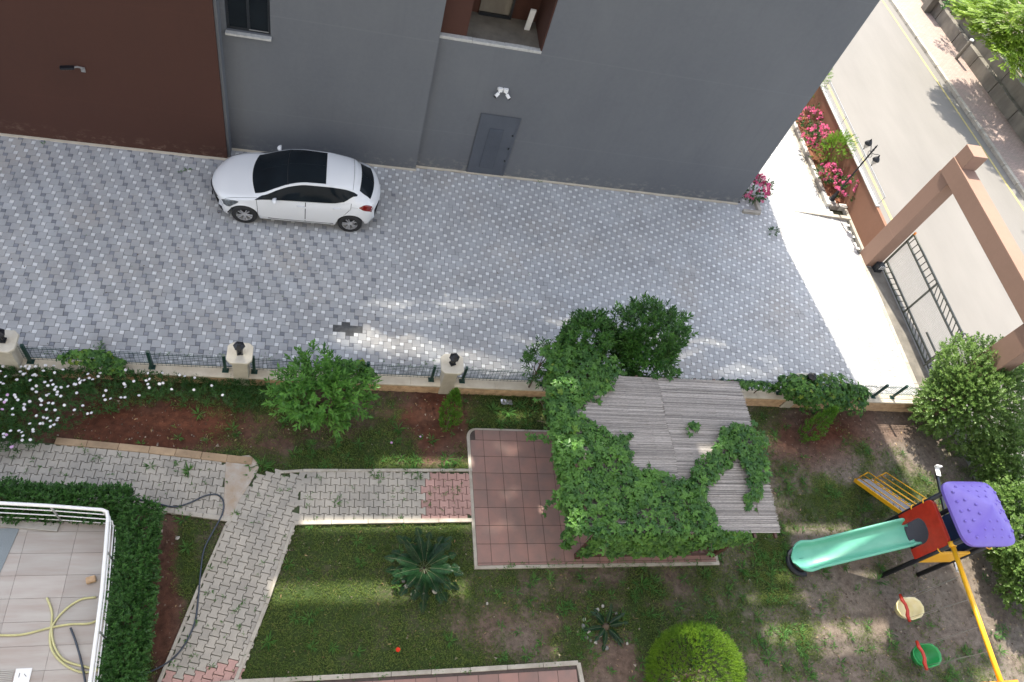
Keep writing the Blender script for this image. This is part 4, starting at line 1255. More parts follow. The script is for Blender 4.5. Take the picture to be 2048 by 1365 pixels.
mb = MB(); mb.tube([(17.50, 14.0, 1.72), (17.50, 14.0, 1.80)], .035, 10); o = mb.build('warning_light', m_orange, smooth=False)
tag(o, 'small orange warning light on the portal pillar above the gate', 'light')
t = empty('gate_motor', (17.35, 13.92, 0)); mb = MB(); mb.box((0, 0, .16), (.26, .22, .30)); mb.build('housing', m_frame, t, bevel=.02)
mb = MB()
for dx in (-.07, 0, .07): mb.box((dx, -.12, .27), (.025, .012, .16), rz=.2)
mb.build('markings', m_white, t); tag(t, 'dark gate motor with pale stripes at the foot of the portal pillar', 'gate motor')

# planter with kerb and the terracotta wall
t = empty('planter', (16.9, 18.5, 0))
mb = MB(); mb.bb(16.50, 17.2, 16.66, 24, -.05, .10); rel(t, mb).build('soil', m_soil, t)
mb = MB(); y = 16.56; i = 0
while y < 24:
    mb.bb(16.38, 16.52, y, y + .62, -.05, .155 + random.uniform(-.006, .006), i % 2); y += .63; i += 1
mb.bb(16.53, 16.86, 16.50, 16.66, -.05, .15, 1); mb.bb(16.87, 17.16, 16.50, 16.66, -.05, .15, 0)
m_kw = simple('white_kerb_paint', (0.60, 0.58, 0.54), 0.8, 0.12, 6); m_kg = simple('grey_kerb_paint', (0.30, 0.27, 0.25), 0.8, 0.15, 6)
rel(t, mb).build('kerb', [m_kw, m_kg], t, bevel=.012)
tag(t, 'long narrow planter of red soil with a white and grey painted kerb beside the entrance', 'planter')
t = empty('boundary_wall', (17.3, 18, 0))
mb = MB(); mb.bb(17.17, 17.28, 14.63, 26, -.1, 1.18); rel(t, mb).build('wall_body', m_tanwall, t)
mb = MB()
for y in np.arange(15.6, 26, 1.3): mb.bb(17.15, 17.30, y, y + 1.295, 1.182, 1.225)
rel(t, mb).build('coping', m_kw, t, bevel=.006)
mb = MB(); mb.bb(17.06, 17.165, 14.64, 16.48, -.05, .10); rel(t, mb).build('plinth', m_kerb, t, bevel=.01)
tag(t, 'terracotta boundary wall with a white coping between the planter and the road', 'wall')
t = empty('wall_railing', (17.4, 19, 1.22))
mb = MB()
for z in (1.25, 1.57): mb.bar((17.26, 15.68, z), (17.26, 21.4, z), .018)
for y in (15.68, 17.6, 19.5, 21.4): mb.bar((17.26, y, 1.225), (17.26, y, 1.57), .018)
rel(t, mb).build('frame', m_steel, t)
mb = MB()
for y in np.arange(15.7, 21.4, .05): mb.bar((17.26, y, 1.26), (17.26, y, 1.56), .0028)
for z in np.arange(1.29, 1.56, .05): mb.bar((17.26, 15.7, z), (17.26, 21.4, z), .0028)
rel(t, mb).build('mesh_panel', m_steel, t)
tag(t, 'low wire mesh railing on the white coping of the terracotta wall', 'railing')
a_, b_ = G(1589, 424), G(1698, 444)
mb = MB(); dv = (b_ - a_).normalized(); n_ = Vector((-dv.y, dv.x, 0))
n0 = len(mb.v)
P8 = [a_, b_, b_ + n_ * .14, a_ + n_ * .10]
top = [a_ + Vector((0, 0, .025)), b_ + Vector((0, 0, .13)), b_ + n_ * .14 + Vector((0, 0, .13)), a_ + n_ * .10 + Vector((0, 0, .025))]
mb.v += [tuple(p) for p in P8 + top]; mb.t += [.5] * 8
for q in ((4, 5, 6, 7), (0, 1, 5, 4), (1, 2, 6, 5), (2, 3, 7, 6), (3, 0, 4, 7)): mb.f.append(q); mb.m.append(0)
tag(mb.build('ramp_kerb', m_kerb, bevel=.006), kind='structure')

t = empty('lamp_post', (16.62, 16.80, 0.10))
mb = MB(); mb.bb(-.13, .13, -.13, .13, 0, .06); mb.build('plinth', m_kw, t, bevel=.01)
mb = MB(); mb.lathe((0, 0, 0), [(.11, .06), (.11, .09), (.075, .12), (.085, .18), (.06, .24), (.05, .40), (.035, .46), (.030, 1.2), (.036, 1.22), (.028, 1.26), (.025, 2.30), (.04, 2.33), (.022, 2.38), (.03, 2.46), (.004, 2.56)], 12)
mb.build('pole', m_black, t)
for sy in (-1, 1):
    mb = MB(); mb.tube([(0, sy * .02, 2.22), (0, sy * .16, 2.30), (0, sy * .27, 2.40), (0, sy * .35, 2.44), (0, sy * .37, 2.40)], .011, 6)
    mb.tube([(0, sy * .03, 2.05), (0, sy * .12, 2.14), (0, sy * .10, 2.22), (0, sy * .05, 2.20)], .009, 6); mb.build('arm', m_black, t)
    mb = MB(); mb.lathe((0, sy * .37, 0), [(.004, 2.47), (.02, 2.42), (.035, 2.38), (.085, 2.33), (.115, 2.27), (.118, 2.25)][::-1], 12); lh = mb.build('lamp_cap', m_black, t)
    mb = MB(); mb.lathe((0, sy * .37, 0), [(.015, 2.06), (.06, 2.12), (.10, 2.245)], 10); mb.build('lamp_glass', m_cream2, lh)
    mb = MB(); mb.lathe((0, sy * .37, 0), [(.004, 2.00), (.02, 2.03), (.022, 2.065)], 8); mb.build('finial', m_black, lh)
tag(t, 'black ornamental lamp post with two hanging lanterns at the end of the planter', 'lamp post')

# ------------------------------------------------------------------ pergola with reed roof
t = empty('pergola', (7.3, 6.1, 0))
mb = MB()
for (x, y) in ((5.72, 4.66), (9.02, 4.66), (5.72, 7.45), (9.02, 7.45)):
    mb = MB(); mb.bb(x - .06, x + .06, y - .06, y + .06, .05, 2.24); rel(t, mb).build('post', m_wood, t, bevel=.006)
for y in (4.66, 7.45):
    mb = MB(); mb.bb(5.3, 9.35, y - .05, y + .05, 2.242, 2.32); rel(t, mb).build('beam', m_wood, t)
for x in np.linspace(5.4, 9.25, 9):
    mb = MB(); mb.bb(x - .03, x + .03, 4.30, 8.02, 2.322, 2.375); rel(t, mb).build('rafter', m_wood, t)
rg = np.random.default_rng(4)
def reed_panel(x0, x1, seed, z0):
    r = np.random.default_rng(seed); mb = MB(); y = 4.40
    while y < 7.97:
        w = r.uniform(.005, .011); xa = x0 + r.normal(0, .012) + .02 * math.sin(y * 5 + seed); xb = x1 + r.normal(0, .018) + .03 * math.sin(y * 3.1 + seed * 2)
        xb += (.05 * max(0, (7.0 - y)) * .0)
        z = z0 + r.uniform(-.003, .004) + .012 * math.sin(y * 2.3)
        tn = float(np.clip(r.normal(.5, .33), 0, 1))
        m = 5; xx = np.linspace(xa, xb, m + 1)
        for i in range(m):
            zz = z + r.normal(0, .0015)
            tq = float(np.clip(tn + r.normal(0, .04), 0, 1))
            mb.quad([(xx[i], y - w / 2, zz), (xx[i + 1], y - w / 2 + r.normal(0, .002), zz), (xx[i + 1], y + w / 2, zz + .003), (xx[i], y + w / 2, zz + .003)], 0, tq)
            mb.quad([(xx[i], y - w / 2, zz - .01), (xx[i + 1], y - w / 2, zz - .01), (xx[i + 1], y - w / 2, zz), (xx[i], y - w / 2, zz)], 0, tq * .6)
        y += w * r.uniform(.8, 1.02)
    return mb
for (x0, x1, sd) in ((5.18, 7.36, 1), (7.33, 9.38, 2)):
    rel(t, reed_panel(x0, x1, sd, 2.395 + sd * .006)).build('reed_mat', m_reed, t)
    mb = MB(); mb.bb(x0 + .02, x1 - .02, 4.42, 7.95, 2.377, 2.386); rel(t, mb).build('mat_backing', m_wood, t)
# lattice rails round the seating
def rail(a_, b_):
    a_ = Vector(a_); b_ = Vector(b_); mb = MB()
    for z in (.12, .86): mb.bar(a_ + Vector((0, 0, z)), b_ + Vector((0, 0, z)), .05, .05)
    d = b_ - a_; n = max(1, round(d.length / .72))
    for i in range(n):
        p, q = a_ + d * (i / n), a_ + d * ((i + 1) / n)
        mb.bar(p + Vector((0, 0, .13)), q + Vector((0, 0, .85)), .04, .025); mb.bar(p + Vector((0, 0, .85)), q + Vector((0, 0, .13)), .025, .04)
        mb.bar(q + Vector((0, 0, .1)), q + Vector((0, 0, .87)), .045)
    rel(t, mb).build('lattice_rail', m_wood, t)
rail((5.78, 4.66, 0), (8.96, 4.66, 0)); rail((5.78, 7.45, 0), (8.96, 7.45, 0)); rail((9.02, 4.72, 0), (9.02, 7.4, 0))
tag(t, 'dark timber pergola with a dry reed mat roof standing on the red patio', 'pergola')

# vine
def sample_poly(poly, n, r):
    P = np.array(poly); lo = P.min(0); hi = P.max(0); out = []
    while len(out) < n:
        q = lo + (hi - lo) * r.random((n, 2)); q = q[inpoly(q[:, 0], q[:, 1], poly)]
        out += q.tolist()
    return np.array(out[:n])
def palmate(P, Nn, r, L, W, k=5):
    N = len(P); Nn = norm(Nn)
    ref = norm(r.normal(size=(N, 3))); A = norm(np.cross(Nn, ref)); Bv = np.cross(Nn, A)
    base = np.repeat(P, k, 0); rndL = np.repeat(r.random(N), k)
    ang = np.tile(np.linspace(-1.9, 1.9, k), N) + r.normal(0, .1, N * k)
    A_ = np.repeat(A, k, 0); B_ = np.repeat(Bv, k, 0); N_ = np.repeat(Nn, k, 0)
    D = A_ * np.cos(ang)[:, None] + B_ * np.sin(ang)[:, None] - N_ * .25
    sc = np.repeat(r.uniform(.5, 1.3, N), k) * (1 - .16 * np.abs(ang))
    return base, D, N_ + r.normal(0, .12, (N * k, 3)), L * sc, W * sc, rndL
VP = [[(1085, 705), (1170, 690), (1235, 740), (1212, 790), (1168, 800), (1150, 826), (1190, 855), (1238, 878), (1262, 905), (1258, 925), (1315, 950), (1372, 965), (1402, 985), (1432, 1045), (1440, 1068), (1150, 1072), (1142, 1030), (1112, 990), (1128, 960), (1108, 900), (1095, 820), (1110, 760)],
      [(1372, 968), (1398, 925), (1430, 890), (1442, 868), (1478, 850), (1505, 856), (1525, 885), (1536, 930), (1530, 975), (1512, 1000), (1498, 985), (1488, 935), (1478, 912), (1462, 925), (1446, 940), (1424, 962), (1404, 1000)],
      [(1240, 868), (1268, 868), (1268, 880), (1240, 884)], [(1376, 842), (1390, 842), (1390, 866), (1376, 866)], [(1496, 990), (1504, 990), (1502, 1018), (1497, 1018)]]
t = empty('climbing_vine', (6.3, 5.6, 2.4))
r = np.random.default_rng(21); allP = []; allN = []
for poly, n in zip(VP, (2350, 560, 16, 16, 18)):
    w = [tuple(G(*p, 2.47)[:2]) for p in poly]
    q = sample_poly(w, n, r)
    q += r.normal(0, .04, q.shape)
    h = .08 + .20 * vnoise(q[:, 0], q[:, 1], .35, 8) * (1 if n > 100 else .3)
    z = 2.40 + h * (.3 + .7 * r.random(len(q)) ** .4)
    allP.append(np.column_stack([q, z])); nn = r.normal(0, .38, (len(q), 3)); nn[:, 2] = 1; allN.append(nn)
# hanging front and left curtain
n = 1500; x = r.uniform(5.25, 8.65, n); zz = 2.45 - (r.random(n) ** 1.3) * (0.42 + .75 * vnoise(x, x * 0, .3, 5)) * np.clip((8.9 - x) / 1.2, .2, 1)
allP.append(np.column_stack([x, 4.38 - .12 * r.random(n) - (2.45 - zz) * .05, zz])); nn = r.normal(0, .35, (n, 3)); nn[:, 1] -= .9; nn[:, 2] += .6; allN.append(nn)
n = 1000; y = r.uniform(4.4, 8.5, n); zz = 2.45 - (r.random(n) ** 1.4) * (.75 + .6 * vnoise(y, y * 0, .5, 6))
allP.append(np.column_stack([5.12 - .15 * r.random(n) - .12 * vnoise(y, y * 0, .4, 9), y, zz])); nn = r.normal(0, .35, (n, 3)); nn[:, 0] -= .9; nn[:, 2] += .6; allN.append(nn)
n = 700; q = sample_poly([tuple(G(*p, 2.0)[:2]) for p in ((1078, 700), (1150, 700), (1235, 745), (1215, 795), (1160, 812), (1110, 830), (1088, 790), (1100, 745))], n, r)
allP.append(np.column_stack([q, 2.1 + .45 * r.random(n)])); nn = r.normal(0, .5, (n, 3)); nn[:, 2] += .8; allN.append(nn)
shoots = []
for k in range(46):
    e_ = VP[0] if k < 30 else VP[1]; q0 = e_[r.integers(len(e_))]; q1 = e_[(e_.index(q0) + 1) % len(e_)]; f_ = r.random()
    a_ = G(q0[0] * (1 - f_) + q1[0] * f_, q0[1] * (1 - f_) + q1[1] * f_, 2.46); d_ = Vector((r.normal(.35, 1), r.normal(0, 1), 0)).normalized(); pts = [a_]
    for i in range(int(r.integers(3, 8))):
        d_ = (d_ + Vector((r.normal(0, .35), r.normal(0, .35), 0))).normalized(); pts.append(pts[-1] + d_ * .07 + Vector((0, 0, -.012 if 5.2 < pts[-1].x < 9.3 and 4.4 < pts[-1].y < 7.9 else -.05)))
    shoots.append(pts); allP.append(np.array(pts) + r.normal(0, .015, (len(pts), 3))); nn = r.normal(0, .4, (len(pts), 3)); nn[:, 2] = 1; allN.append(nn)
P = np.concatenate(allP); Nn = np.concatenate(allN)
b5, D, U, L, W, rn = palmate(P, Nn, r, .125, .066)
rn = np.clip(rn * .75 + .25 * vnoise(b5[:, 0], b5[:, 1], .3, 13), 0, 1)
kp = np.repeat(((vnoise(P[:, 0], P[:, 1], .16, 35) > .25) | (r.random(len(P)) < .35)), 5)
b5, D, U, L, W, rn = b5[kp], D[kp], U[kp], L[kp], W[kp], rn[kp]
bright = vnoise(b5[:, 0], b5[:, 1], .22, 33) > .72
rn = np.where(bright, np.clip(rn + .25, 0, .92), rn)
o = leaves('vine_leaves', b5 - np.array(t.location), D, U, L, W, l_vine, r, t, rnd=rn)
for pts in shoots:
    mb = MB(); mb.tube([Vector(p) - Vector(t.location) for p in pts], .005, 4); mb.build('shoot', m_bark, t)
mb = MB()
for k in range(0):
    a_ = Vector((r.uniform(-.9, .3), r.uniform(-1.2, 1.6), 0.03)); pts = [a_]
    d = Vector((r.normal(), r.normal(), 0)).normalized()
    for i in range(6): d = (d + Vector((r.normal(0, .4), r.normal(0, .4), 0))).normalized(); pts.append(pts[-1] + d * .14)
    mb.tube(pts, .008, 5)
mb.tube([(-.6, 2.9, -2.4), (-.7, 2.8, -1.2), (-.6, 2.4, -.2), (-.3, 2.0, .04)], [.04, .035, .03, .02], 7)
mb.build('main_stem', m_bark, t)
p0 = G(1080, 800, .9) - Vector(t.location)
mb = MB(); mb.tube([p0, G(1092, 825, .8) - Vector(t.location), G(1105, 842, 1.2) - Vector(t.location)], .012, 6)
mb.build('bare_branch', m_bark, t)
tag(t, 'dense green five-leaved creeper sprawling over the reed roof of the pergola', 'vine')

# ------------------------------------------------------------------ shrubs and trees along the fence
p = G(1175, 640, 2.6)
shrub('laurel_tree', 'dark glossy-leaved shrub tree behind the pergola, the left and smaller of the two', 'tree', (p.x + .10, 9.0, 0), 2.9, (.62, .55, .85), l_laurel, 380, 12, .22, .12, .043, 31, lump=.42, zc=2.15, k=6)
shrub('laurel_tree', 'tall dark glossy-leaved shrub tree overhanging the back edge of the reed roof', 'tree', (7.25, 8.85, 0), 3.1, (1.0, .85, 1.2), l_laurel, 760, 12, .24, .125, .044, 32, lump=.52, zc=2.15, k=7)
shrub('laurel_bush', 'small dark bush at the left edge of the vine, over the fence', 'bush', (4.95, 8.75, 0), 1.9, (.45, .35, .5), l_laurel, 110, 12, .2, .105, .033, 33, lump=.4, zc=1.5)
shrub('citrus_bush', 'bright green broad-leaved bush by the fence left of the small conifer', 'bush', (0.04, 7.95, 0), 2.2, (.96, .68, 1.02), l_citrus, 420, 8, .24, .145, .060, 34, lump=.50, zc=1.15, k=16, zmin=-.85, inner=.35, spread=1.0, upbias=.6)
def columnar(name, label, base, tip, rmax, mat, n, seed, cat='conifer', L=.075, group=None):
    r = np.random.default_rng(seed); t = empty(name, base)
    ax = Vector(tip) - Vector(base); H = ax.length; a3 = np.array(ax.normalized())
    b3 = np.array(ax.orthogonal().normalized()); c3 = np.cross(a3, b3)
    s = r.random(n) ** .8; th = r.random(n) * 6.283
    prof = np.sin(np.clip(s * .92 + .08, 0, 1) * math.pi) ** .6 * (1 - .55 * s)
    lob = 1 + .25 * np.sin(th * 3 + s * 5 + seed)
    rad = rmax * prof * lob * r.uniform(.45, 1.0, n) ** .5
    P = s[:, None] * H * a3 + (rad * np.cos(th))[:, None] * b3 + (rad * np.sin(th))[:, None] * c3
    D = a3[None] * 1.0 + ((np.cos(th))[:, None] * b3 + np.sin(th)[:, None] * c3) * .55 + r.normal(0, .22, (n, 3))
    P2, D2, U2, L2, W2 = sprigs(P, D, 5, .06, L, L * .28, r, spread=.5)
    leaves('foliage', P2, D2, U2, L2, W2, mat, r, t, rnd=np.clip(np.repeat(r.random(n), 5) * .6 + r.random(n * 5) * .4, 0, 1))
    mb = MB(); mb.tube([(0, 0, -.02), tuple(ax * .8)], [.03, .008], 6); mb.build('trunk', m_bark, t)
    return tag(t, label, cat, group)
columnar('small_conifer', 'small upright bright green conifer in front of the middle stone pillar', (2.93, 7.72, 0), (2.97, 8.1, 1.12), .30, l_cypress, 420, 41)
columnar('small_conifer', 'feathery green conifer leaning in front of the creeper right of the pergola', (12.45, 7.72, 0), (12.72, 7.95, 1.32), .30, l_cypress, 420, 42)
# creeper over the fence right of the pergola
def creeper(name, label, blobs, n, seed, mat=None, L=.10):
    r = np.random.default_rng(seed); base = Vector((blobs[0][0], blobs[0][1], 0)); t = empty(name, base); Ps = []; Ns = []
    tot = sum(b[3] * b[4] for b in blobs)
    for (x, y, z, rx, rz, ry) in blobs:
        k = int(n * rx * rz / tot); d = norm(r.normal(size=(k, 3))); d[:, 2] = np.where(d[:, 2] < -.4, -d[:, 2], d[:, 2])
        f = lump_dir(d, r, 8, .35) * r.uniform(.75, 1.05, k)
        Ps.append(np.array((x, y, z)) + d * f[:, None] * np.array((rx, ry, rz))); Ns.append(d + np.array([0, 0, .7]) + r.normal(0, .35, (k, 3)))
    P = np.concatenate(Ps); P[:, 2] = np.maximum(P[:, 2], .04)
    b5, D, U, L_, W_, rn = palmate(P, np.concatenate(Ns), r, L, L * .55)
    leaves('leaves', b5 - np.array(base), D, U, L_, W_, mat or l_vine, r, t, rnd=rn)
    mb = MB()
    for b in blobs[:4]: mb.tube([(b[0] - base.x, b[1] - base.y, .0), (b[0] - base.x + .05, b[1] - base.y, b[2])], [.02, .01], 6)
    mb.build('stems', m_bark, t)
    return tag(t, label, 'creeper')
creeper('fence_creeper', 'mound of dark creeper over the fence and pillar right of the pergola', [(12.9, 8.62, .80, 1.05, .68, .55), (12.1, 8.7, .95, .65, .52, .42), (13.8, 8.62, .65, .70, .48, .42), (11.1, 8.82, .82, .7, .16, .14), (10.4, 8.84, .85, .5, .12, .12), (14.3, 8.85, .7, .28, .2, .16)], 2000, 51)
creeper('fence_creeper', 'patch of creeper on the mesh fence above the left daisies', [(-4.75, 8.75, .72, .55, .32, .2), (-4.35, 8.72, .5, .42, .38, .22)], 420, 52)
creeper('fence_creeper', 'small creeper on the fence behind the bright green bush', [(.62, 8.8, .75, .5, .26, .18), (1.0, 8.72, .6, .28, .3, .16)], 260, 53)

# daisies: bushy ground cover in two masses and their flowers
def daisies():
    r = np.random.default_rng(61); t = empty('daisy_bed', (-5.0, 7.7, 0))
    poly = [tuple(G(*p, .3)[:2]) for p in ((-240, 700), (0, 706), (90, 720), (300, 735), (500, 752), (540, 770), (525, 810), (470, 812), (400, 800), (330, 800), (260, 812), (180, 838), (125, 862), (60, 900), (0, 905), (-240, 900))]
    q = sample_poly(poly, 2300, r)
    q[:, 1] = np.minimum(q[:, 1], 8.62)
    px, py = pix(q[:, 0], q[:, 1])
    h = .16 + .26 * vnoise(q[:, 0], q[:, 1], .45, 62) + .12 * (px < 330)
    C = np.column_stack([q, h * r.uniform(.35, 1.0, len(q))]) - np.array(t.location)
    A = np.column_stack([r.normal(0, .5, (len(q), 2)), np.ones(len(q))])
    P, D, U, L, W = sprigs(C, A, 9, .12, .075, .017, r)
    leaves('leaves', P, D, U, L, W, l_daisy, r, t)
    m = r.random(len(q)) < np.where(px < 130, .15, np.where(px < 340, .10, np.where(px < 380, .02, .012)))
    fl = np.column_stack([q[m], h[m] + .12 + r.uniform(0, .05, m.sum())]) - np.array(t.location)
    k = 9; N = len(fl)
    nn = norm(np.column_stack([r.normal(0, .3, (N, 2)), np.ones(N)]))
    ref = norm(r.normal(size=(N, 3))); A = norm(np.cross(nn, ref)); Bv = np.cross(nn, A)
    ang = np.tile(np.arange(k) * 2 * math.pi / k, N)
    D = np.repeat(A, k, 0) * np.cos(ang)[:, None] + np.repeat(Bv, k, 0) * np.sin(ang)[:, None]
    isl = r.random(N) < np.where(pix(q[m][:, 0], q[m][:, 1])[0] < 40, .35, 0)
    for nm, mt, sel in (('flowers', f_white, ~isl), ('flowers', f_lilac, isl)):
        s = np.repeat(sel, k)
        if s.sum(): leaves(nm, np.repeat(fl, k, 0)[s], D[s], np.repeat(nn, k, 0)[s], .036, .022, mt, r, t, fold=.1)
    tag(t, 'mass of white daisies with dark foliage along the left part of the fence', 'flowers', None, 'stuff')
daisies()
# weeds with dark leaves, low plants in the left bed
def tuft_field(name, label, pts, n, L, W, mat, seed, cat='weeds', spread=.12, up=.9, kind='stuff'):
    r = np.random.default_rng(seed); P = []; D = []
    for (px, py, s) in pts:
        c = np.array(G(px, py, .0)); k = max(5, int(n * s))
        th = r.random(k) * 6.28; rr_ = r.random(k) * .03 * s
        P.append(c + np.column_stack([np.cos(th) * rr_, np.sin(th) * rr_, np.full(k, .01)]))
        D.append(np.column_stack([np.cos(th), np.sin(th), r.uniform(.2, up, k)]) * r.uniform(.6, 1.3, k)[:, None] * s)
    P = np.concatenate(P); D = np.concatenate(D); Ln = np.linalg.norm(D, axis=1) * L
    U = np.tile(np.array([0, 0, 1.0]), (len(P), 1)) + r.normal(0, .2, (len(P), 3))
    o = leaves(name, P, D, U, Ln, W * np.sqrt(Ln / L), mat, r)
    return tag(o, label, cat, None, kind)
r = np.random.default_rng(71); W1 = []
cand = r.random((4600, 2)) * np.array([2400, 640]) + np.array([-150, 770])
for (px, py) in cand:
    g3 = G(px, py); x, y = g3.x, g3.y
    if y > 8.55 or inpoly([x], [y], pathA)[0] or inpoly([x], [y], pathB)[0] or inpoly([x], [y], pathC)[0]: continue
    if PX0 - .2 < x < PX1 + .1 and PY0 - .12 < y < PY1 + .1: continue
    if inpoly([x], [y], [tuple(G(*q)[:2]) for q in ((-300, 1000), (205, 1000), (300, 1060), (290, 1400), (-300, 1400))])[0]: continue
    if py > 1320 and px < 1180: continue
    gr_, _ = regions(np.array([x]), np.array([y]))
    if r.random() < gr_[0] ** 1.3 * .62 * (1.25 if py < 960 or px > 1000 else .22) * (1.25 if px > 1480 else 1): W1.append((px, py, r.uniform(.35, 1.0) * (1.3 if r.random() < .12 else 1)))
tuft_field('weeds', 'scattered weed rosettes and coarse grass tufts in the garden soil', W1, 18, .155, .021, l_weed, 72)
W2 = [(px, py, s) for px, py, s in ((1860, 960, 1.4), (885, 400 + 0, .0))][:1]
W3 = []
for _ in range(260):
    px, py = r.uniform(-60, 600), r.uniform(890, 1360); x, y = G(px, py)[:2]
    if inpoly([x], [y], pathA)[0] or inpoly([x], [y], pathB)[0]: W3.append((px, py, r.uniform(.12, .42)))
for _ in range(50): W3.append((r.uniform(600, 940), r.uniform(950, 1040), r.uniform(.12, .38)))
for _ in range(60): W3.append((r.uniform(950, 1400), r.uniform(1124, 1140), r.uniform(.15, .4)))
for _ in range(50): t_ = r.random(); W3.append((500 + 640 * t_, 1366 - 40 * t_ + r.uniform(-4, 8), r.uniform(.15, .4)))
for px, py, s in ((880 / 2.92, 935, .7), (1105 / 2.92, 945, .8), (378, 945, .8), (672, 1009, .7), (640, 960, .3), (836, 957, .7), (760, 958, .6), (470, 1030, .5)): W3.append((px, py, s))
o = tuft_field('joint_weeds', 'small weeds sprouting from the joints of the garden paths', [(a_, b_, c_ * 1.5) for a_, b_, c_ in W3], 14, .12, .017, l_weed, 73)
for v in o.data.vertices: v.co.z += .04
W4 = []
for _ in range(70): px = r.uniform(0, 1030); W4.append((px, 712 + .035 * px + r.uniform(-22, 4), r.uniform(.12, .5)))
for _ in range(50): px = r.uniform(0, 1500); W4.append((px, r.uniform(440, 720), r.uniform(.08, .28)))
for q in ((375, 341, .9), (360, 345, .6), (88, 290, .7), (1080, 366, .7), (1000, 372, .5), (200, 692, .9), (205, 698, .8), (352, 320, .4)): W4.append(q)
o = tuft_field('court_weeds', 'small weeds growing between the grey pavers of the court', W4, 12, .12, .018, l_weed, 74)
for v in o.data.vertices: v.co.z += .015
# grass
def grass():
    r = np.random.default_rng(81); N = 420000
    x = r.uniform(-7, 18.4, N); y = r.uniform(1.0, 8.68, N)
    g_r, _ = regions(x, y)
    keep = r.random(N) < np.clip((g_r - .18) * 1.25, 0, 1) * (.35 + .65 * (vnoise(x, y, .10, 82) > .42))
    for poly in (pathA, pathB, pathC): keep &= ~inpoly(x, y, poly)
    keep &= ~((x > PX0 - .08) & (x < PX1 + .08) & (y > PY0 - .08) & (y < PY1 + .06))
    px, py = pix(x, y)
    keep &= ~((px < 240) & (py > 1010)); keep &= ~((px > 440) & (px < 1165) & (py > 1368 - (px - 470) * .058))
    keep &= (px > -80) & (px < 2120) & (py < 1440)
    x, y = x[keep], y[keep]; n = len(x)
    th = r.random(n) * 6.28; up = r.uniform(.5, 1.5, n)
    D = np.column_stack([np.cos(th), np.sin(th), up]); P = np.column_stack([x, y, np.full(n, -.005)])
    U = np.column_stack([r.normal(0, .4, (n, 2)), np.ones(n)])
    rn = np.clip(.6 * vnoise(x, y, .5, 83) + .5 * r.random(n), 0, .93); rn = np.where(r.random(n) < .05, 1.0, rn)
    o = leaves('grass', P, D, U, r.uniform(.035, .10, n), .012, l_grass, r, rnd=rn)
    tag(o, 'thin patchy grass over the garden soil and lawn', 'grass', None, 'stuff')
grass()

# ------------------------------------------------------------------ playground
t = empty('play_tower', (14.05, 4.64, 0))
PXs, PYs = (13.52, 14.58), (4.11, 5.17)
for x in PXs:
    for y in PYs:
        mb = MB(); mb.tube([(x, y, -.05), (x, y, 2.95)], .056, 14); rel(t, mb).build('post', m_navy, t, smooth=True)
mb = MB(); mb.bb(13.50, 14.60, 4.10, 5.18, 1.22, 1.28); rel(t, mb).build('platform', m_grip, t, bevel=.01)
# red entrance panel with an arched opening
def ring_panel(name, x0, x1, outer, inner, mat):
    """outer/inner: same-length lists of (y, z); a flat plate with an opening, open at the bottom"""
    mb = MB(); n = len(outer); b = 0
    for x in (x0, x1):
        for lst in (outer, inner):
            for p in lst: mb.v.append((x, p[0], p[1])); mb.t.append(.5)
    O0, I0, O1, I1 = 0, n, 2 * n, 3 * n
    for i in range(n - 1):
        for q in ((O0 + i, O0 + i + 1, I0 + i + 1, I0 + i), (O1 + i + 1, O1 + i, I1 + i, I1 + i + 1), (O0 + i + 1, O0 + i, O1 + i, O1 + i + 1), (I0 + i, I0 + i + 1, I1 + i + 1, I1 + i)):
            mb.f.append(q); mb.m.append(0)
    for q in ((O0, I0, I1, O1), (I0 + n - 1, O0 + n - 1, O1 + n - 1, I1 + n - 1)): mb.f.append(q); mb.m.append(0)
    o = rel(t, mb).build(name, mat, t, bevel=.012)
    return o
def arch(yc, hw, z0, ztop, r, n=25):
    pts = []
    full = []
    for k in range(9): a_ = math.pi - (math.pi / 2) * k / 8; full.append((yc - hw + r + r * math.cos(a_), ztop - r + r * math.sin(a_)))
    for k in range(9): a_ = math.pi / 2 - (math.pi / 2) * k / 8; full.append((yc + hw - r + r * math.cos(a_), ztop - r + r * math.sin(a_)))
    return [(yc - hw, z0)] + full + [(yc + hw, z0)]
ring_panel('entrance_panel', 13.44, 13.52, arch(4.64, .52, 1.28, 2.42, .14), arch(4.64, .29, 1.28, 1.98, .26), m_red)
mb = MB(); mb.bb(13.60, 14.50, 4.07, 4.13, 1.18, 1.85); rel(t, mb).build('side_panel', m_yel, t, bevel=.02)
mb = MB(); mb.bb(14.56, 14.61, 4.2, 5.1, 1.30, 2.1); rel(t, mb).build('back_panel', simple('blue_panel', (.02, .045, .13), .4, .1, 4), t, bevel=.02)
# purple roof
NR = 22; mb = MB(); cx, cy = 14.05, 4.64; HW = .70
def roof_pt(i, j):
    u_, v_ = 2 * i / NR - 1, 2 * j / NR - 1
    e = 6.0; m = max(abs(u_), abs(v_)); nrm_ = (abs(u_) ** e + abs(v_) ** e) ** (1 / e) or 1
    sx = m / nrm_ if m > 0 else 1
    x, y = cx + u_ * sx * HW, cy + v_ * sx * (HW + .03)
    h = .36 * (1 - m) ** .92 + .02 * (1 - m)
    if m > .93: h -= .025 * (m - .93) / .07
    return (x, y, 2.92 + h)
for i in range(NR + 1):
    for j in range(NR + 1): mb.v.append(roof_pt(i, j)); mb.t.append(.5)
for i in range(NR):
    for j in range(NR):
        a_ = i * (NR + 1) + j; mb.f.append((a_, a_ + NR + 1, a_ + NR + 2, a_ + 1)); mb.m.append(0)
n0 = len(mb.v)
edge = [(i, 0) for i in range(NR)] + [(NR, j) for j in range(NR)] + [(NR - i, NR) for i in range(NR)] + [(0, NR - j) for j in range(NR)]
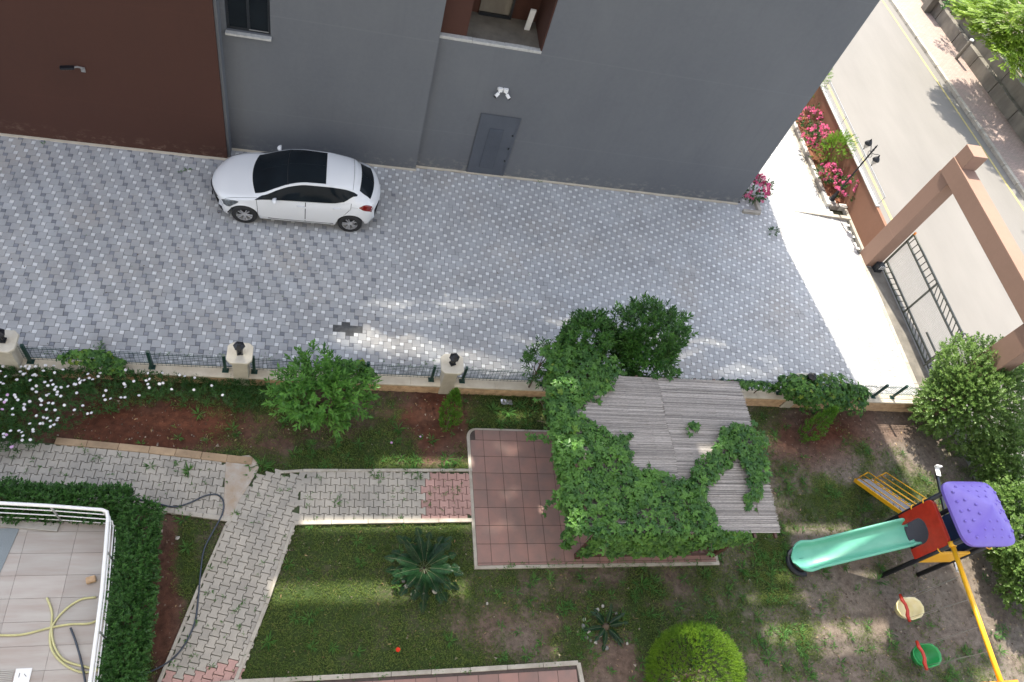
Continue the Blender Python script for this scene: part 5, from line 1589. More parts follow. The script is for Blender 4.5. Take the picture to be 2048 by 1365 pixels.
for (i, j) in edge:
    p = roof_pt(i, j); mb.v.append(p); mb.t.append(.5); mb.v.append((p[0], p[1], p[2] - .07)); mb.t.append(.5)
for k in range(len(edge)):
    a_, b_ = n0 + 2 * k, n0 + 2 * ((k + 1) % len(edge)); mb.f.append((a_, a_ + 1, b_ + 1, b_)); mb.m.append(0)
def bumpat(u_, v_, rr_=.032):
    m = max(abs(u_), abs(v_)); x, y = cx + u_ * HW, cy + v_ * HW; z = 2.92 + .36 * (1 - m) ** .92 + .02 * (1 - m)
    mb.tube_prof([(Vector((x, y, z - .02)), rr_ * 1.1), (Vector((x, y, z + .008)), rr_), (Vector((x, y, z + .020)), rr_ * .7), (Vector((x, y, z + .026)), rr_ * .25)], 12, 0)
for q in range(4):
    for k in range(5):
        s_ = -.62 + .31 * k
        for (d, cnt) in ((.80, 5),):
            a_, b_ = (d, s_)
            for _ in range(q): a_, b_ = -b_, a_
            bumpat(a_, b_)
    for s_ in (-.32, 0, .32):
        a_, b_ = .60, s_
        for _ in range(q): a_, b_ = -b_, a_
        bumpat(a_, b_)
    for s_ in (-.13, .15):
        a_, b_ = .38, s_
        for _ in range(q): a_, b_ = -b_, a_
        bumpat(a_, b_)
ro = rel(t, mb).build('roof', m_purple, t, smooth=True)
# yellow clamps
for (x, y, z) in ((13.52, 5.17, 1.75), (13.52, 5.17, 2.15), (13.52, 4.11, 2.05), (14.58, 4.11, 2.3)):
    mb = MB(); mb.tube([(x + .075 * math.cos(a_), y + .075 * math.sin(a_), z) for a_ in np.linspace(0, 6.283, 17)], .016, 6, cap=False); rel(t, mb).build('clamp', m_yel, t, smooth=True)
# stairs on the far side
st = MB()
SXa, SXb = 13.62, 14.16; y0_, y1_, z0_, z1_ = 6.55, 5.24, .03, 1.22
mb = MB()
for x in (SXa, SXb):
    mb.bar((x, y0_, z0_ + .06), (x, y1_, z1_), .035, .10)
rel(t, mb).build('stringer', m_yel, t, bevel=.006)
for k in range(8):
    f = (k + .5) / 8; mb = MB(); mb.bb(SXa + .02, SXb - .02, lerp(y0_, y1_, f) - .10, lerp(y0_, y1_, f) + .07, lerp(z0_, z1_, f) + .05, lerp(z0_, z1_, f) + .075)
    rel(t, mb).build('step', m_step, t)
for x in (SXa, SXb):
    mb = MB(); A = Vector((x, y0_, z0_ + .10)); B_ = Vector((x, y1_ - .02, z1_ + .06)); up_ = Vector((0, .0, 1))
    for h in (.16, .33, .52):
        mb.tube([A + up_ * h + Vector((0, -.02, 0)), B_ + up_ * h], .014, 7)
    mb.tube([A, A + up_ * .52 + Vector((0, -.02, 0))], .014, 7); mb.tube([B_, B_ + up_ * .52], .014, 7)
    rel(t, mb).build('handrail', m_yel, t, smooth=True)
# slide
prof = [(-.335, .150), (-.335, .185), (-.305, .195), (-.275, .175), (-.255, .10), (-.215, .03), (-.13, .0), (0, -.008), (.13, .0), (.215, .03), (.255, .10), (.275, .175), (.305, .195), (.335, .185), (.335, .150)]
top_, bot_ = Vector((13.62, 4.74, 1.25)), Vector((10.98, 4.46, .20))
N_ = 40; mb = MB(); dh = Vector((bot_.x - top_.x, bot_.y - top_.y, 0)); Lh = dh.length; dh.normalize(); nh = Vector((-dh.y, dh.x, 0))
for i in range(N_ + 1):
    s_ = i / N_
    z = float(np.interp(s_, [0, .05, .12, .20, .70, .80, .88, 1.0], [1.27, 1.26, 1.20, 1.10, .42, .31, .265, .25]))
    end = max(0, (s_ - .80) / .20); wsc = 1.0 + .13 * math.sin(min(1, end * 1.4) * math.pi / 2) 
    cap_ = 1.0 if s_ < .88 else math.sqrt(max(0.0, 1 - ((s_ - .88) / .125) ** 2))
    wsc *= max(cap_, .12)
    if s_ < .06: wsc *= .95
    hs = 1.0 if s_ < .9 else max(.35, 1 - (s_ - .9) / .1 * .6)
    c = top_ + dh * (Lh * s_)
    for (y, zz) in prof:
        lift = .10 * max(0, (s_ - .95) / .05) ** 2 * 0
        mb.v.append(tuple(Vector((c.x, c.y, z)) + nh * (y * wsc) + Vector((0, 0, zz * hs + lift)))); mb.t.append(.5)
m_ = len(prof)
for i in range(N_):
    for k in range(m_ - 1):
        a_ = i * m_ + k; mb.f.append((a_, a_ + m_, a_ + m_ + 1, a_ + 1)); mb.m.append(0)
so = rel(t, mb).build('slide', m_mint, t, smooth=True)
sm = so.modifiers.new('s', 'SOLIDIFY'); sm.thickness = .018; sm.offset = -1
mb = MB(); e_ = bot_ + Vector((.02, 0, 0))
mb.tube([(e_.x + .30 * math.cos(a_) + .30, e_.y + .29 * math.sin(a_), .07) for a_ in np.linspace(1.4, 4.9, 16)], .07, 8)
mb.bb(11.3, 11.36, 4.3, 4.66, .02, .20)
rel(t, mb).build('slide_foot', m_navy, so)
for k in (-.12, 0, .12):
    mb = MB(); p_ = bot_ - dh * .20
    q_ = [Vector((p_.x, p_.y, .262)) + nh * k * 1.2 - dh * d_ + nh * (k * .5 * d_) for d_ in (0, .12, .24)]
    mb.tube([(a_.x, a_.y, a_.z - .004) for a_ in q_], .005, 5); rel(t, mb).build('groove', simple('dark_mint', (.03, .2, .15), .5, .1, 4) if k == -.12 else MATS['dark_mint'], so)
tag(t, 'play tower with a purple studded roof, mint green slide, red arch and yellow stairs', 'play tower')

# swing set: beam from the tower, far legs out of the picture
t = empty('swing_set', (13.4, 2.5, 0))
mb = MB(); mb.tube([(13.50, 4.12, 2.42), (13.28, .55, 2.42)], .052, 14); rel(t, mb).build('top_beam', m_yel, t, smooth=True)
mb = MB(); mb.tube([(13.28, .60, 2.42), (14.15, .5, 0)], .045, 12); rel(t, mb).build('leg', m_yel, t, smooth=True)
mb = MB(); mb.tube([(13.28, .60, 2.42), (12.40, .5, 0)], .045, 12); rel(t, mb).build('leg', m_yel, t, smooth=True)
mb = MB(); pts = []
for k in range(48):
    a_ = 2 * math.pi * k / 48; rr_ = .36 + .03 * math.cos(a_ * 12); pts.append((rr_ * math.cos(a_), rr_ * math.sin(a_)))
n0 = 0
for y in (-.03, .03):
    for p in pts: mb.v.append((13.33 + p[0], 1.36 + y - p[1] * .10, 2.30 + p[1])); mb.t.append(.5)
mb.f.append(tuple(range(48))); mb.m.append(0); mb.f.append(tuple(reversed(range(48, 96)))); mb.m.append(0)
for k in range(48): mb.f.append((k, 48 + k, 48 + (k + 1) % 48, (k + 1) % 48)); mb.m.append(0)
rel(t, mb).build('ornament', m_orange, t)
mb = MB(); mb.tube([(13.50, 4.16, 2.42), (13.50, 4.05, 2.42)], .075, 14); rel(t, mb).build('bracket', m_yel, t, smooth=True)
tag(t, 'yellow pipe swing beam running from the play tower to an orange scalloped ornament', 'swing frame')
def swing(y, zs, mat, label):
    t = empty('swing', (13.44, y, 0)); mb = MB()
    # bucket: low octagonal shell with a back
    ring = lambda r, z, sq=.86: [(r * sx_ * (1 if abs(sx_) > .5 else 1), r * sy_ * sq, z) for sx_, sy_ in [(math.cos(a_), math.sin(a_)) for a_ in np.linspace(0, 2 * math.pi, 13)[:-1]]]
    R = [ring(.13, zs - .03), ring(.17, zs - .02), ring(.205, zs + .10), ring(.22, zs + .125), ring(.205, zs + .13), ring(.185, zs + .10), ring(.15, zs + .0), ring(.05, zs - .01)]
    for q in R:
        for p in q:
            bz = .10 if p[0] > .08 and p[2] > zs + .05 else 0
            mb.v.append((p[0], p[1], p[2] + bz)); mb.t.append(.5)
    for i in range(len(R) - 1):
        for k in range(12): mb.f.append((i * 12 + k, i * 12 + (k + 1) % 12, (i + 1) * 12 + (k + 1) % 12, (i + 1) * 12 + k)); mb.m.append(0)
    mb.f.append(tuple(reversed(range(12)))); mb.m.append(0); mb.f.append(tuple(range(84, 96))); mb.m.append(0)
    mb.build('seat', mat, t, smooth=True)
    mb = MB(); pts = [(-.10, -.215, zs + .17), (-.13, -.12, zs + .21), (-.10, -.05, zs + .215), (-.10, .05, zs + .215), (-.13, .12, zs + .21), (-.10, .215, zs + .17)]
    mb.tube(pts, [.025, .032, .026, .026, .032, .025], 8); mb.build('safety_bar', m_red, t, smooth=True)
    for sy in (-1, 1):
        for sx in (-.10, .14):
            mb = MB(); mb.tube([(sx, sy * .21, zs + .17), (0.0, sy * .24, 2.37)], .0035, 5); mb.build('rope', m_steel, t)
    for c_ in t.children:
        if c_.name.split('.')[0] in ('seat', 'safety_bar'):
            c_.scale = (1.45, 1.38, 1.25); c_.location.z = -.25 * zs
    tag(t, label, 'swing')
swing(3.20, .42, m_cream, 'cream bucket swing seat with a red bar, the one nearer the play tower')
swing(2.18, .42, m_gplas, 'green bucket swing seat with a red bar, farther from the play tower')
# see-saw
a_, b_ = G(1873, 945, .62), G(1912, 1135, .55)
t = empty('seesaw', ((a_.x + b_.x) / 2, (a_.y + b_.y) / 2, 0)); c0 = Vector(t.location)
d_ = (b_ - a_).normalized()
mb = MB(); mb.bar(a_ - c0, b_ - c0, .06, .06); mb.build('beam', m_navy, t)
mb = MB(); mb.bar((-.12, 0, 0), (0, 0, .56), .05); mb.bar((.12, 0, 0), (0, 0, .56), .05); mb.build('stand', m_navy, t)
for e_, s_ in ((a_, -1), (b_, 1)):
    mb = MB(); p = e_ - c0
    mb.box(p + Vector((0, 0, .05)), (.13, .26, .04), math.atan2(d_.y, d_.x) - math.pi / 2); mb.box(p + d_ * s_ * .12 + Vector((0, 0, .10)), (.17, .05, .12), math.atan2(d_.y, d_.x) - math.pi / 2)
    mb.build('seat', m_white, t, bevel=.02)
tag(t, 'dark see-saw with white seats, half hidden behind the play tower', 'see-saw')

# ------------------------------------------------------------------ more plants
c = G(1955, 795, 1.5)
shrub('street_tree', 'big bushy light green tree in the corner by the portal, its crown in the sun', 'tree', (c.x - .02, c.y + .05, 0), 3.0, (1.62, 1.42, 1.40), l_ficus, 2900, 12, .20, .078, .046, 91, lump=.42, zc=1.55, trunk_r=.09, k=14, inner=.45, zmin=-.85)
hp = [(2010, 915, 1.1), (2030, 1005, 1.15), (2045, 1090, 1.1), (2075, 1165, 1.0)]
hl = ['sunlit leafy bush right behind the play tower, topmost of the row at the right edge', 'sunlit leafy bush beside the purple roof, second from the top of the right-edge row',
      'sunlit leafy bush right below the purple roof at the right edge', 'sunlit leafy bush lowest in the row at the right edge']
for i, (px, py, z) in enumerate(hp):
    c = G(px, py, z)
    shrub('sunlit_bush', hl[i], 'bush', (c.x, c.y, 0), 1.75, (.85, .70, .85), l_ficus, 760, 10, .16, .085, .055, 95 + i, lump=.35, zc=.95, group='leafy bushes along the right edge', zmin=-.8)
# round thuja
r = np.random.default_rng(99); t = empty('round_thuja', (7.74, 2.09, 0))
C, d = crown((0, 0, .62), (.98, .92, .74), 3600, r, -.55, .06, .82, 9)
P, D, U, L, W = sprigs(C, d + np.array([0, 0, .5]), 6, .085, .055, .014, r, spread=.6)
leaves('foliage', P, D, U, L, W, l_thuja, r, t, rnd=np.clip(np.repeat(vnoise(C[:, 0] + 5, C[:, 1] + C[:, 2], .22, 7), 6) * .6 + r.random(len(P)) * .4, 0, 1))
mb = MB(); mb.tube([(0, 0, -.02), (0, 0, .8)], [.06, .03], 7); mb.build('trunk', m_bark, t)
tag(t, 'round clipped yellow-green thuja at the bottom of the garden', 'bush')
# cycads
def cycad(name, label, base, R, n, seed, hub=.06, w=.055, up=.9):
    r = np.random.default_rng(seed); t = empty(name, base)
    Ps = []; Ds = []; Us = []; Ls = []; rib = MB()
    for k in range(n):
        az = 2 * math.pi * k / n + r.normal(0, .12); Lf = R * r.uniform(.78, 1.08); el = r.uniform(.15, up)
        h = np.array((math.cos(az), math.sin(az), 0)); sdv = np.array((-math.sin(az), math.cos(az), 0))
        pts = []; pos = np.array((0, 0, hub)) + h * .03; a_ = el
        m = 26
        for i in range(m):
            pts.append(pos.copy()); a_ = el - (el + .35) * (i / m) ** 1.2
            pos = pos + (h * math.cos(a_) + np.array((0, 0, 1)) * math.sin(a_)) * (Lf / m)
            if i > 2:
                s_ = i / m; wl = w * 2.1 * math.sin(min(1, s_ * 1.25 + .12) * math.pi) ** .6 if s_ < .7 else w * 2.1 * (1.05 - s_) / .36
                for sg in (-1, 1):
                    for q in (0, .5):
                        Ps.append(pos + h * q * Lf / m); Ds.append(sdv * sg + h * .75 + np.array((0, 0, .12))); Us.append(np.array((0, 0, 1.0)) + h * .1); Ls.append(max(wl, .02))
        rib.tube(pts[::5] + [pts[-1]], [.0035] * (len(pts[::5])) + [.0015], 4)
    leaves('fronds', np.array(Ps), np.array(Ds), np.array(Us), np.array(Ls), .017, l_cycad, r, t)
    rib.build('ribs', m_cycrib, t)
    mb = MB(); mb.lathe((0, 0, 0), [(.07, -.02), (.08, .03), (.06, .08), (.02, .12)], 10); mb.build('trunk', m_bark, t)
    return tag(t, label, 'cycad')
m_cycrib = simple('frond_rib', (.08, .11, .05), .5, .1, 4)
cycad('cycad_palm', 'large dark cycad with long arching fronds on the lawn', (2.30, 4.42, 0), .80, 26, 101, .22, w=.07)
cycad('cycad_palm', 'small sparse cycad ringed by white stones on bare soil', (6.17, 3.17, 0), .48, 10, 102, .05, w=.035)
m_rock = simple('pale_stone', (.50, .47, .43), .9, .2, 14, bmp=.5, c2=(.33, .31, .28)); m_rock2 = simple('grey_stone', (.22, .21, .21), .9, .2, 14, bmp=.5)
def rock(px, py, s, mat, label, seed, grp=None, name='garden_stone', z=0.0):
    r = np.random.default_rng(seed); bm = bmesh.new(); bmesh.ops.create_icosphere(bm, subdivisions=2, radius=1)
    for v in bm.verts:
        f = 1 + .18 * math.sin(v.co.x * 3 + seed) * math.cos(v.co.y * 2.3 + seed) + r.normal(0, .03); v.co = Vector((v.co.x * s * f, v.co.y * s * .8 * f, v.co.z * s * .55 * f + s * .3))
    me = bpy.data.meshes.new(name); bm.to_mesh(me); bm.free(); me.materials.append(mat); me.polygons.foreach_set('use_smooth', [True] * len(me.polygons))
    o = bpy.data.objects.new(name, me); col.objects.link(o); p = G(px, py, 0); o.location = (p.x, p.y, z); o.rotation_euler.z = r.uniform(0, 3)
    tag(o, label, 'stone', grp)
for i, (px, py, s, lab) in enumerate(((812, 1173, .055, 'white stone left of the trio at the foot of the large cycad'), (827, 1188, .075, 'largest white stone below the large cycad'),
        (847, 1190, .05, 'white stone partly under a frond, right of the largest'), (869, 1184, .06, 'white stone right of the lowest frond of the large cycad'), (806, 1163, .05, 'grey stone upper left of the stones by the large cycad'))):
    rock(px, py, s, m_rock2 if 'grey stone' in lab else m_rock, lab, 110 + i, 'stones around the large cycad')
for i, (px, py, sz, dk, lab) in enumerate(((1205, 1213, .045, 0, 'pale stone at the top of the ring around the small cycad'), (1195, 1220, .045, 0, 'pale stone second from the top of the ring around the small cycad'),
        (1168, 1240, .045, 0, 'pale stone at the left of the small cycad, just above a large dark stone'), (1177, 1265, .048, 0, 'pale stone lower left of the small cycad, between two dark ones'),
        (1191, 1286, .042, 0, 'pale stone near the bottom of the ring around the small cycad'), (1201, 1272, .036, 0, 'small pale stone closest to the small cycad, inside the ring'),
        (1254, 1288, .036, 0, 'lone pale stone lower right of the small cycad'), (1166, 1253, .055, 1, 'large dark stone far left of the ring around the small cycad'),
        (1173, 1276, .045, 1, 'dark stone at the lower left of the ring around the small cycad'), (1181, 1282, .04, 1, 'dark stone touching the lowest left pale stone near the small cycad'),
        (1212, 1297, .06, 1, 'largest dark grey stone at the bottom of the ring around the small cycad'), (1232, 1228, .04, 1, 'dark stone upper right of the small cycad'))):
    rock(px, py, sz, m_rock2 if dk else m_rock, lab, 120 + i, 'stones around the small cycad')
rock(355, 1077, .045, m_rock, 'lone pale stone in the grass strip beside the diagonal path', 141)
rock(974, 1208, .035, m_rock, 'lone pale stone in the thin grass below the patio', 142)

# hedge round the terrace
def hedge(name, label, pts, hw, h, n, seed, mat=l_hedge, L=.055):
    r = np.random.default_rng(seed); P0 = np.array([p[:2] for p in pts]); base = Vector((P0[0][0], P0[0][1], 0)); t = empty(name, base)
    seg = np.diff(P0, axis=0); ln = np.linalg.norm(seg, axis=1); cum = np.concatenate([[0], np.cumsum(ln)])
    s = r.random(n) * cum[-1]; i = np.clip(np.searchsorted(cum, s) - 1, 0, len(seg) - 1); f = (s - cum[i]) / ln[i]
    c = P0[i] + seg[i] * f[:, None]; nn = np.column_stack([-seg[i][:, 1], seg[i][:, 0]]) / ln[i][:, None]
    th = r.uniform(-.45, math.pi + .45, n); lum = 1 + .45 * (vnoise(c[:, 0] + np.cos(th), c[:, 1] + np.sin(th), .33, seed) - .5)
    rr_ = r.uniform(.15, 1.0, n) ** .5 * lum
    off = np.cos(th) * hw * rr_; z = h * .55 + np.sin(th) * h * .45 * rr_
    C = np.column_stack([c + nn * off[:, None], z]); A = np.column_stack([nn * np.cos(th)[:, None], np.sin(th) + .5]) + r.normal(0, .3, (n, 3))
    P, D, U, L_, W_ = sprigs(C - np.array(base), A, 8, .11, L, L * .5, r)
    leaves('foliage', P, D, U, L_, W_, mat, r, t, rnd=np.clip(np.repeat(r.random(n), 8) * .5 + .5 * r.random(len(P)), 0, 1))
    mb = MB()
    for k in range(int(cum[-1] / .4)):
        q = P0[0] + (P0[-1] - P0[0]) * (k + .5) / int(cum[-1] / .4); mb.tube([(q[0] - base.x, q[1] - base.y, 0), (q[0] - base.x + r.normal(0, .06), q[1] - base.y, h * .7)], [.02, .01], 5)
    mb.build('trunk', m_bark, t)
    return tag(t, label, 'hedge')
hedge('hedge', 'dark dense hedge along the upper edge of the terrace', [(-8.5, 5.76), (-3.40, 5.58)], .29, 1.05, 4000, 151, L=.062)
hedge('hedge', 'dark dense hedge along the right side of the terrace, beside the bare soil', [(-3.20, 5.55), (-3.08, 4.2), (-2.98, 2.9), (-2.98, 1.0)], .31, 1.10, 3600, 152, L=.062)

# roses, conifers in the planter
def rose(label, px, py, z, s, seed, n=46, fl=26):
    r = np.random.default_rng(seed); c = G(px, py, z); t = empty('rose_bush', (c.x, c.y, .10 if c.x > 16 else .05))
    C, d = crown((0, 0, z - .1), (s, s * .85, s * .8), n, r, -.7, .35, .5, 8)
    P, D, U, L, W = sprigs(C, d + np.array([0, 0, .5]), 9, .16, .07, .04, r)
    leaves('foliage', P, D, U, L, W, l_rose, r, t)
    C, d = crown((0, 0, z - .05), (s * 1.08, s * .95, s * .95), fl, r, -.25, .35, .85, 8); k = 16
    for q in range(len(C)):
        d2 = norm(np.tile(d[q], (k, 1)) * .7 + r.normal(size=(k, 3)) * .75)
        leaves('flower', C[q] + d2 * .014, d2, d2[:, [1, 2, 0]] + .2, .066, .052, f_pink, r, t, rnd=np.clip(r.normal(.5, .25, k), 0, 1))
    mb = MB()
    for q in range(5): mb.tube([(0, 0, -.1), tuple(Vector(C[q]) * .8)], [.012, .006], 5)
    mb.build('stems', m_bark, t)
    tag(t, label, 'rose bush', 'pink rose bushes at the entrance')
rose('pink rose bush highest in the planter, touching the corner of the grey building', 1622, 238, .5, .50, 161, 60, 40)
rose('full pink rose bush left of the planter conifer', 1636, 283, .5, .52, 162, 66, 64)
rose('pink rose bush between the planter conifer and the lamp post', 1656, 350, .45, .40, 163, 46, 34)
rose('pink rose bush at the very end of the planter, right of the lamp post', 1690, 378, .5, .48, 164, 54, 42)
rose('low pink rose bush at the foot of the grey building corner', 1512, 380, .35, .50, 165, 120, 60)
mb = MB(); mb.bb(12.98, 13.62, 15.80, 15.90, .0, .13); mb.bb(13.55, 13.66, 15.905, 16.6, .0, .13); tag(mb.build('flowerbed_kerb', m_kerb, bevel=.01), kind='structure')
def spray_conifer(label, base, h, rad, n, seed):
    r = np.random.default_rng(seed); t = empty('planter_conifer', base)
    d = norm(r.normal(size=(n, 3)) * np.array([1, 1, .8]) + np.array([0, 0, .55])); rr_ = r.uniform(.25, 1, n) ** .6
    P = d * (rr_ * lump_dir(d, r, 9, .4))[:, None] * np.array((rad, rad, h * .55)) + np.array((0, 0, h * .42))
    P2, D2, U2, L2, W2 = sprigs(P, d + np.array([0, 0, .25]), 10, .15, .085, .018, r, spread=.55)
    leaves('foliage', P2, D2, U2, L2, W2, l_conif, r, t, rnd=np.clip(np.repeat(r.random(n), 10) * .5 + .5 * r.random(len(P2)), 0, 1))
    mb = MB(); mb.tube([(0, 0, -.05), (0, 0, h * .6)], [.03, .015], 6); mb.build('trunk', m_bark, t)
    tag(t, label, 'conifer')
spray_conifer('bushy yellow-green conifer in the middle of the planter', (16.85, 18.55, .10), 1.65, .60, 380, 171)
spray_conifer('yellow-green conifer peeking out behind the corner of the grey building', (17.05, 21.9, .10), 2.1, .50, 200, 172)
shrub('grey_bush', 'thin grey-green bush between the roses and the terracotta wall', 'bush', (16.95, 20.0, .10), .7, (.30, .35, .3), l_olive, 70, 10, .14, .05, .012, 173, zc=.35)
shrub('court_shrub', 'tiny dark shrub on the pavers at the edge of the shade', 'shrub', (G(1545, 468).x, G(1545, 468).y, 0), .3, (.12, .14, .14), l_rose, 26, 8, .07, .05, .025, 174, zc=.13, stem=False)

# trees beyond the road
def feather_tree(label, c, rad, n, seed, zc, mat=l_mimosa, base_z=1.0, name='feathery_tree', lean=(0, 0)):
    r = np.random.default_rng(seed); t = empty(name, (c[0], c[1], base_z))
    C, d = crown((lean[0], lean[1], zc), rad, n, r, -.3, .45, .45, 12)
    az = np.arctan2(d[:, 1], d[:, 0]) + r.normal(0, .5, len(C)); k = 26; Ps = []; Ds = []; Us = []
    h = np.column_stack([np.cos(az), np.sin(az), r.uniform(-.35, .15, len(C))]); s_ = np.column_stack([-np.sin(az), np.cos(az), np.zeros(len(C))])
    Lf = r.uniform(.28, .45, len(C))
    for i in range(k // 2):
        for sg in (-1, 1):
            Ps.append(C + h * (Lf * (i + 1) / (k // 2))[:, None]); Ds.append(s_ * sg + h * .5); Us.append(np.tile(np.array([0, 0, 1.0]), (len(C), 1)) + r.normal(0, .15, (len(C), 3)))
    rn = np.tile(r.random(len(C)), k)
    leaves('crown', np.concatenate(Ps), np.concatenate(Ds), np.concatenate(Us), .11, .030, mat, r, t, rnd=np.clip(rn * .7 + .3 * r.random(len(rn)), 0, 1))
    mb = MB(); mb.tube([(0, 0, -.1), (lean[0] * .3, lean[1] * .3, zc * .45), (lean[0], lean[1], zc)], [.10, .08, .05], 8)
    for q in range(12): mb.tube([(lean[0] * .4, lean[1] * .4, zc * .5), tuple((Vector(C[q]) + Vector((lean[0], lean[1], zc))) * .5), tuple(C[q])], [.04, .025, .008], 5)
    mb.build('trunk', m_bark, t)
    tag(t, label, 'tree')
c = G(2030, 72, 2.9)
feather_tree('bright feathery-leaved tree beyond the retaining wall, in the upper right corner', (28.6, c.y + .3), (2.2, 2.7, 1.1), 2300, 181, 1.9, lean=(c.x - 28.6, -.3))
feather_tree('feathery tree just outside the right edge whose shade dapples the pavement', (29.0, 24.0), (1.7, 1.7, 1.0), 700, 182, 4.6, lean=(-2.6, .2))
feather_tree('feathery tree farther out whose shade dapples the road kerb', (29.6, 19.5), (1.9, 1.9, 1.0), 750, 183, 5.0, lean=(-3.0, 1.2))
for i, (px, py, lab) in enumerate(((1955, 22, 'dark low bush behind the retaining wall beside the concrete column'), (1915, 8, 'dark low bush at the top edge behind the retaining wall'))):
    c = G(px, py, 1.5); shrub('wall_bush', lab, 'bush', (c.x, c.y, 1.05), 1.0, (.6, .6, .5), l_laurel, 90, 9, .2, .10, .05, 190 + i, zc=.5)

# ------------------------------------------------------------------ terrace
t = empty('terrace', (-5.5, 3.5, 0))
TE = [(-9.5, 5.50), (-3.66, 5.26), (-3.50, 4.3), (-3.40, 3.4), (-3.38, 1.0), (-9.5, 1.0)]
mb = MB(); mb.prism(TE, -.1, .56); rel(t, mb).build('slab', m_tjoint, t)
def clip(poly, a, b, c):      # keep a*x+b*y<=c
    out = []
    for i in range(len(poly)):
        p, q = poly[i], poly[(i + 1) % len(poly)]; dp, dq = a * p[0] + b * p[1] - c, a * q[0] + b * q[1] - c
        if dp <= 0: out.append(p)
        if dp * dq < 0:
            f = dp / (dp - dq); out.append((p[0] + (q[0] - p[0]) * f, p[1] + (q[1] - p[1]) * f))
    return out
mb = MB(); r = random.Random(4)
for i in range(7):
    for j in range(12):
        x0 = -3.40 - (i + 1) * .82; x1 = x0 + .815; y1 = 5.5 - j * .40; y0 = y1 - .395
        q = list(TE)
        for (a_, b_, c_) in ((1, 0, x1), (-1, 0, -x0), (0, 1, y1), (0, -1, -y0)):
            q = clip(q, a_, b_, c_)
            if len(q) < 3: break
        if len(q) >= 3: mb.prism(q, .56, .572, 0, r.random())
rel(t, mb).build('floor_tiles', m_terr, t)
tag(t, 'raised terrace floor of dusty brown tiles in the lower left corner', 'terrace')
t = empty('terrace_railing', (-3.5, 5.2, .57)); zt = 1.45
rp_ = [G(-120, 1000, zt), G(100, 1012, zt), G(204, 1020, zt), G(214, 1024, zt), G(216, 1036, zt), G(211, 1100, zt), G(204, 1180, zt), G(194, 1260, zt), G(180, 1365, zt), G(160, 1480, zt)]
mb = MB(); mb.tube(rp_, .032, 10); rel(t, mb).build('top_rail', m_white, t, smooth=True)
for zz in (1.20, .95, .72):
    mb = MB(); mb.tube([Vector((p.x, p.y, zz)) for p in rp_], .011, 6); rel(t, mb).build('lower_rail', m_white, t, smooth=True)
for p in (rp_[1], rp_[3].lerp(rp_[2], .8), rp_[5], rp_[7]):
    mb = MB(); mb.tube([(p.x, p.y, .57), (p.x, p.y, 1.44)], .02, 8); rel(t, mb).build('post', m_steel, t, smooth=True)
tag(t, 'white tubular railing around the terrace', 'railing')
Z = .573
def hose(name, label, pts, rad, mat, z):
    P = [G(px, py, z + rad) for px, py in pts]; out = []
    for i in range(len(P) - 1):
        p0, p1, p2, p3 = P[max(i - 1, 0)], P[i], P[i + 1], P[min(i + 2, len(P) - 1)]
        for k in range(6):
            u_ = k / 6; out.append(.5 * ((2 * p1) + (p2 - p0) * u_ + (2 * p0 - 5 * p1 + 4 * p2 - p3) * u_ ** 2 + (3 * p1 - p0 - 3 * p2 + p3) * u_ ** 3))
    out.append(P[-1]); mb = MB(); mb.tube(out, rad, 7)
    tag(mb.build(name, mat, smooth=True), label, 'hose')
hose('garden_hose', 'long dark blue hose winding from the hedge over the path and down the lawn edge', ((205, 994), (255, 998), (300, 1003), (345, 1014), (380, 1006), (410, 992), (435, 990), (447, 1005), (444, 1030), (425, 1065), (408, 1100), (401, 1145), (396, 1200), (388, 1250), (362, 1300), (325, 1332), (265, 1357)), .016, m_hoseb, .045)
hose('garden_hose', 'cream hose coiled in loops on the terrace floor', ((-20, 1270), (40, 1270), (100, 1256), (140, 1249), (180, 1247), (205, 1235)), .020, m_hosey, Z)
hose('garden_hose', 'cream hose curling in a wide loop across the other cream hose on the terrace', ((94, 1196), (104, 1225), (103, 1255), (108, 1290), (128, 1320), (170, 1334), (195, 1338)), .020, m_hosey, Z)
hose('garden_hose', 'cream hose arc starting at the railing and turning down the terrace', ((192, 1195), (160, 1200), (125, 1225), (102, 1260), (104, 1300), (130, 1330), (165, 1345), (200, 1340)), .020, m_hosey, Z)
hose('garden_hose', 'short black hose running off the bottom edge of the terrace', ((141, 1256), (152, 1285), (163, 1325), (172, 1372)), .018, m_hoseb, Z + .03)
p0, p1 = G(-20, 1045, Z), G(118, 1057, Z)
mb = MB(); mb.bar((p0.x, p0.y, Z + .025), (p1.x, p1.y, Z + .025), .15, .04); tag(mb.build('plank', simple('grey_plank', (.40, .38, .35), .8, .15, 8, stretch=(1, 8, 1)), bevel=.006), 'weathered grey plank lying along the top of the terrace', 'plank')
mb = MB(); q = [G(-40, 1060, Z), G(40, 1056, Z), G(-8, 1165, Z), G(-60, 1165, Z)]; mb.prism([tuple(p[:2]) for p in q], Z, Z + .012); tag(mb.build('floor_mat', simple('grey_mat', (.22, .25, .27), .9, .1, 60, bmp=.4)), 'grey ribbed mat at the left edge of the terrace', 'mat')
p = G(183, 1161, Z); mb = MB(); mb.box((p.x, p.y, Z + .04), (.16, .12, .08), .3); tag(mb.build('stone_block', m_stone, bevel=.02), 'small rough orange-brown stone block on the terrace under the railing', 'stone')
p = G(35, 1352, Z); t = empty('drain_grate', (p.x, p.y, Z))
mb = MB(); mb.box((.08, 0, .01), (.24, .22, .02)); mb.build('cover', m_white, t, bevel=.004)
mb = MB()
for k in range(7): mb.box((-.20, -.09 + k * .03, .008), (.26, .014, .016))
mb.build('slats', m_cream2, t); mb = MB(); mb.bar((.03, -.03, .022), (.03, .04, .022), .008); mb.bar((.10, .02, .022), (.14, -.02, .022), .008); mb.build('handle', m_frame, t)
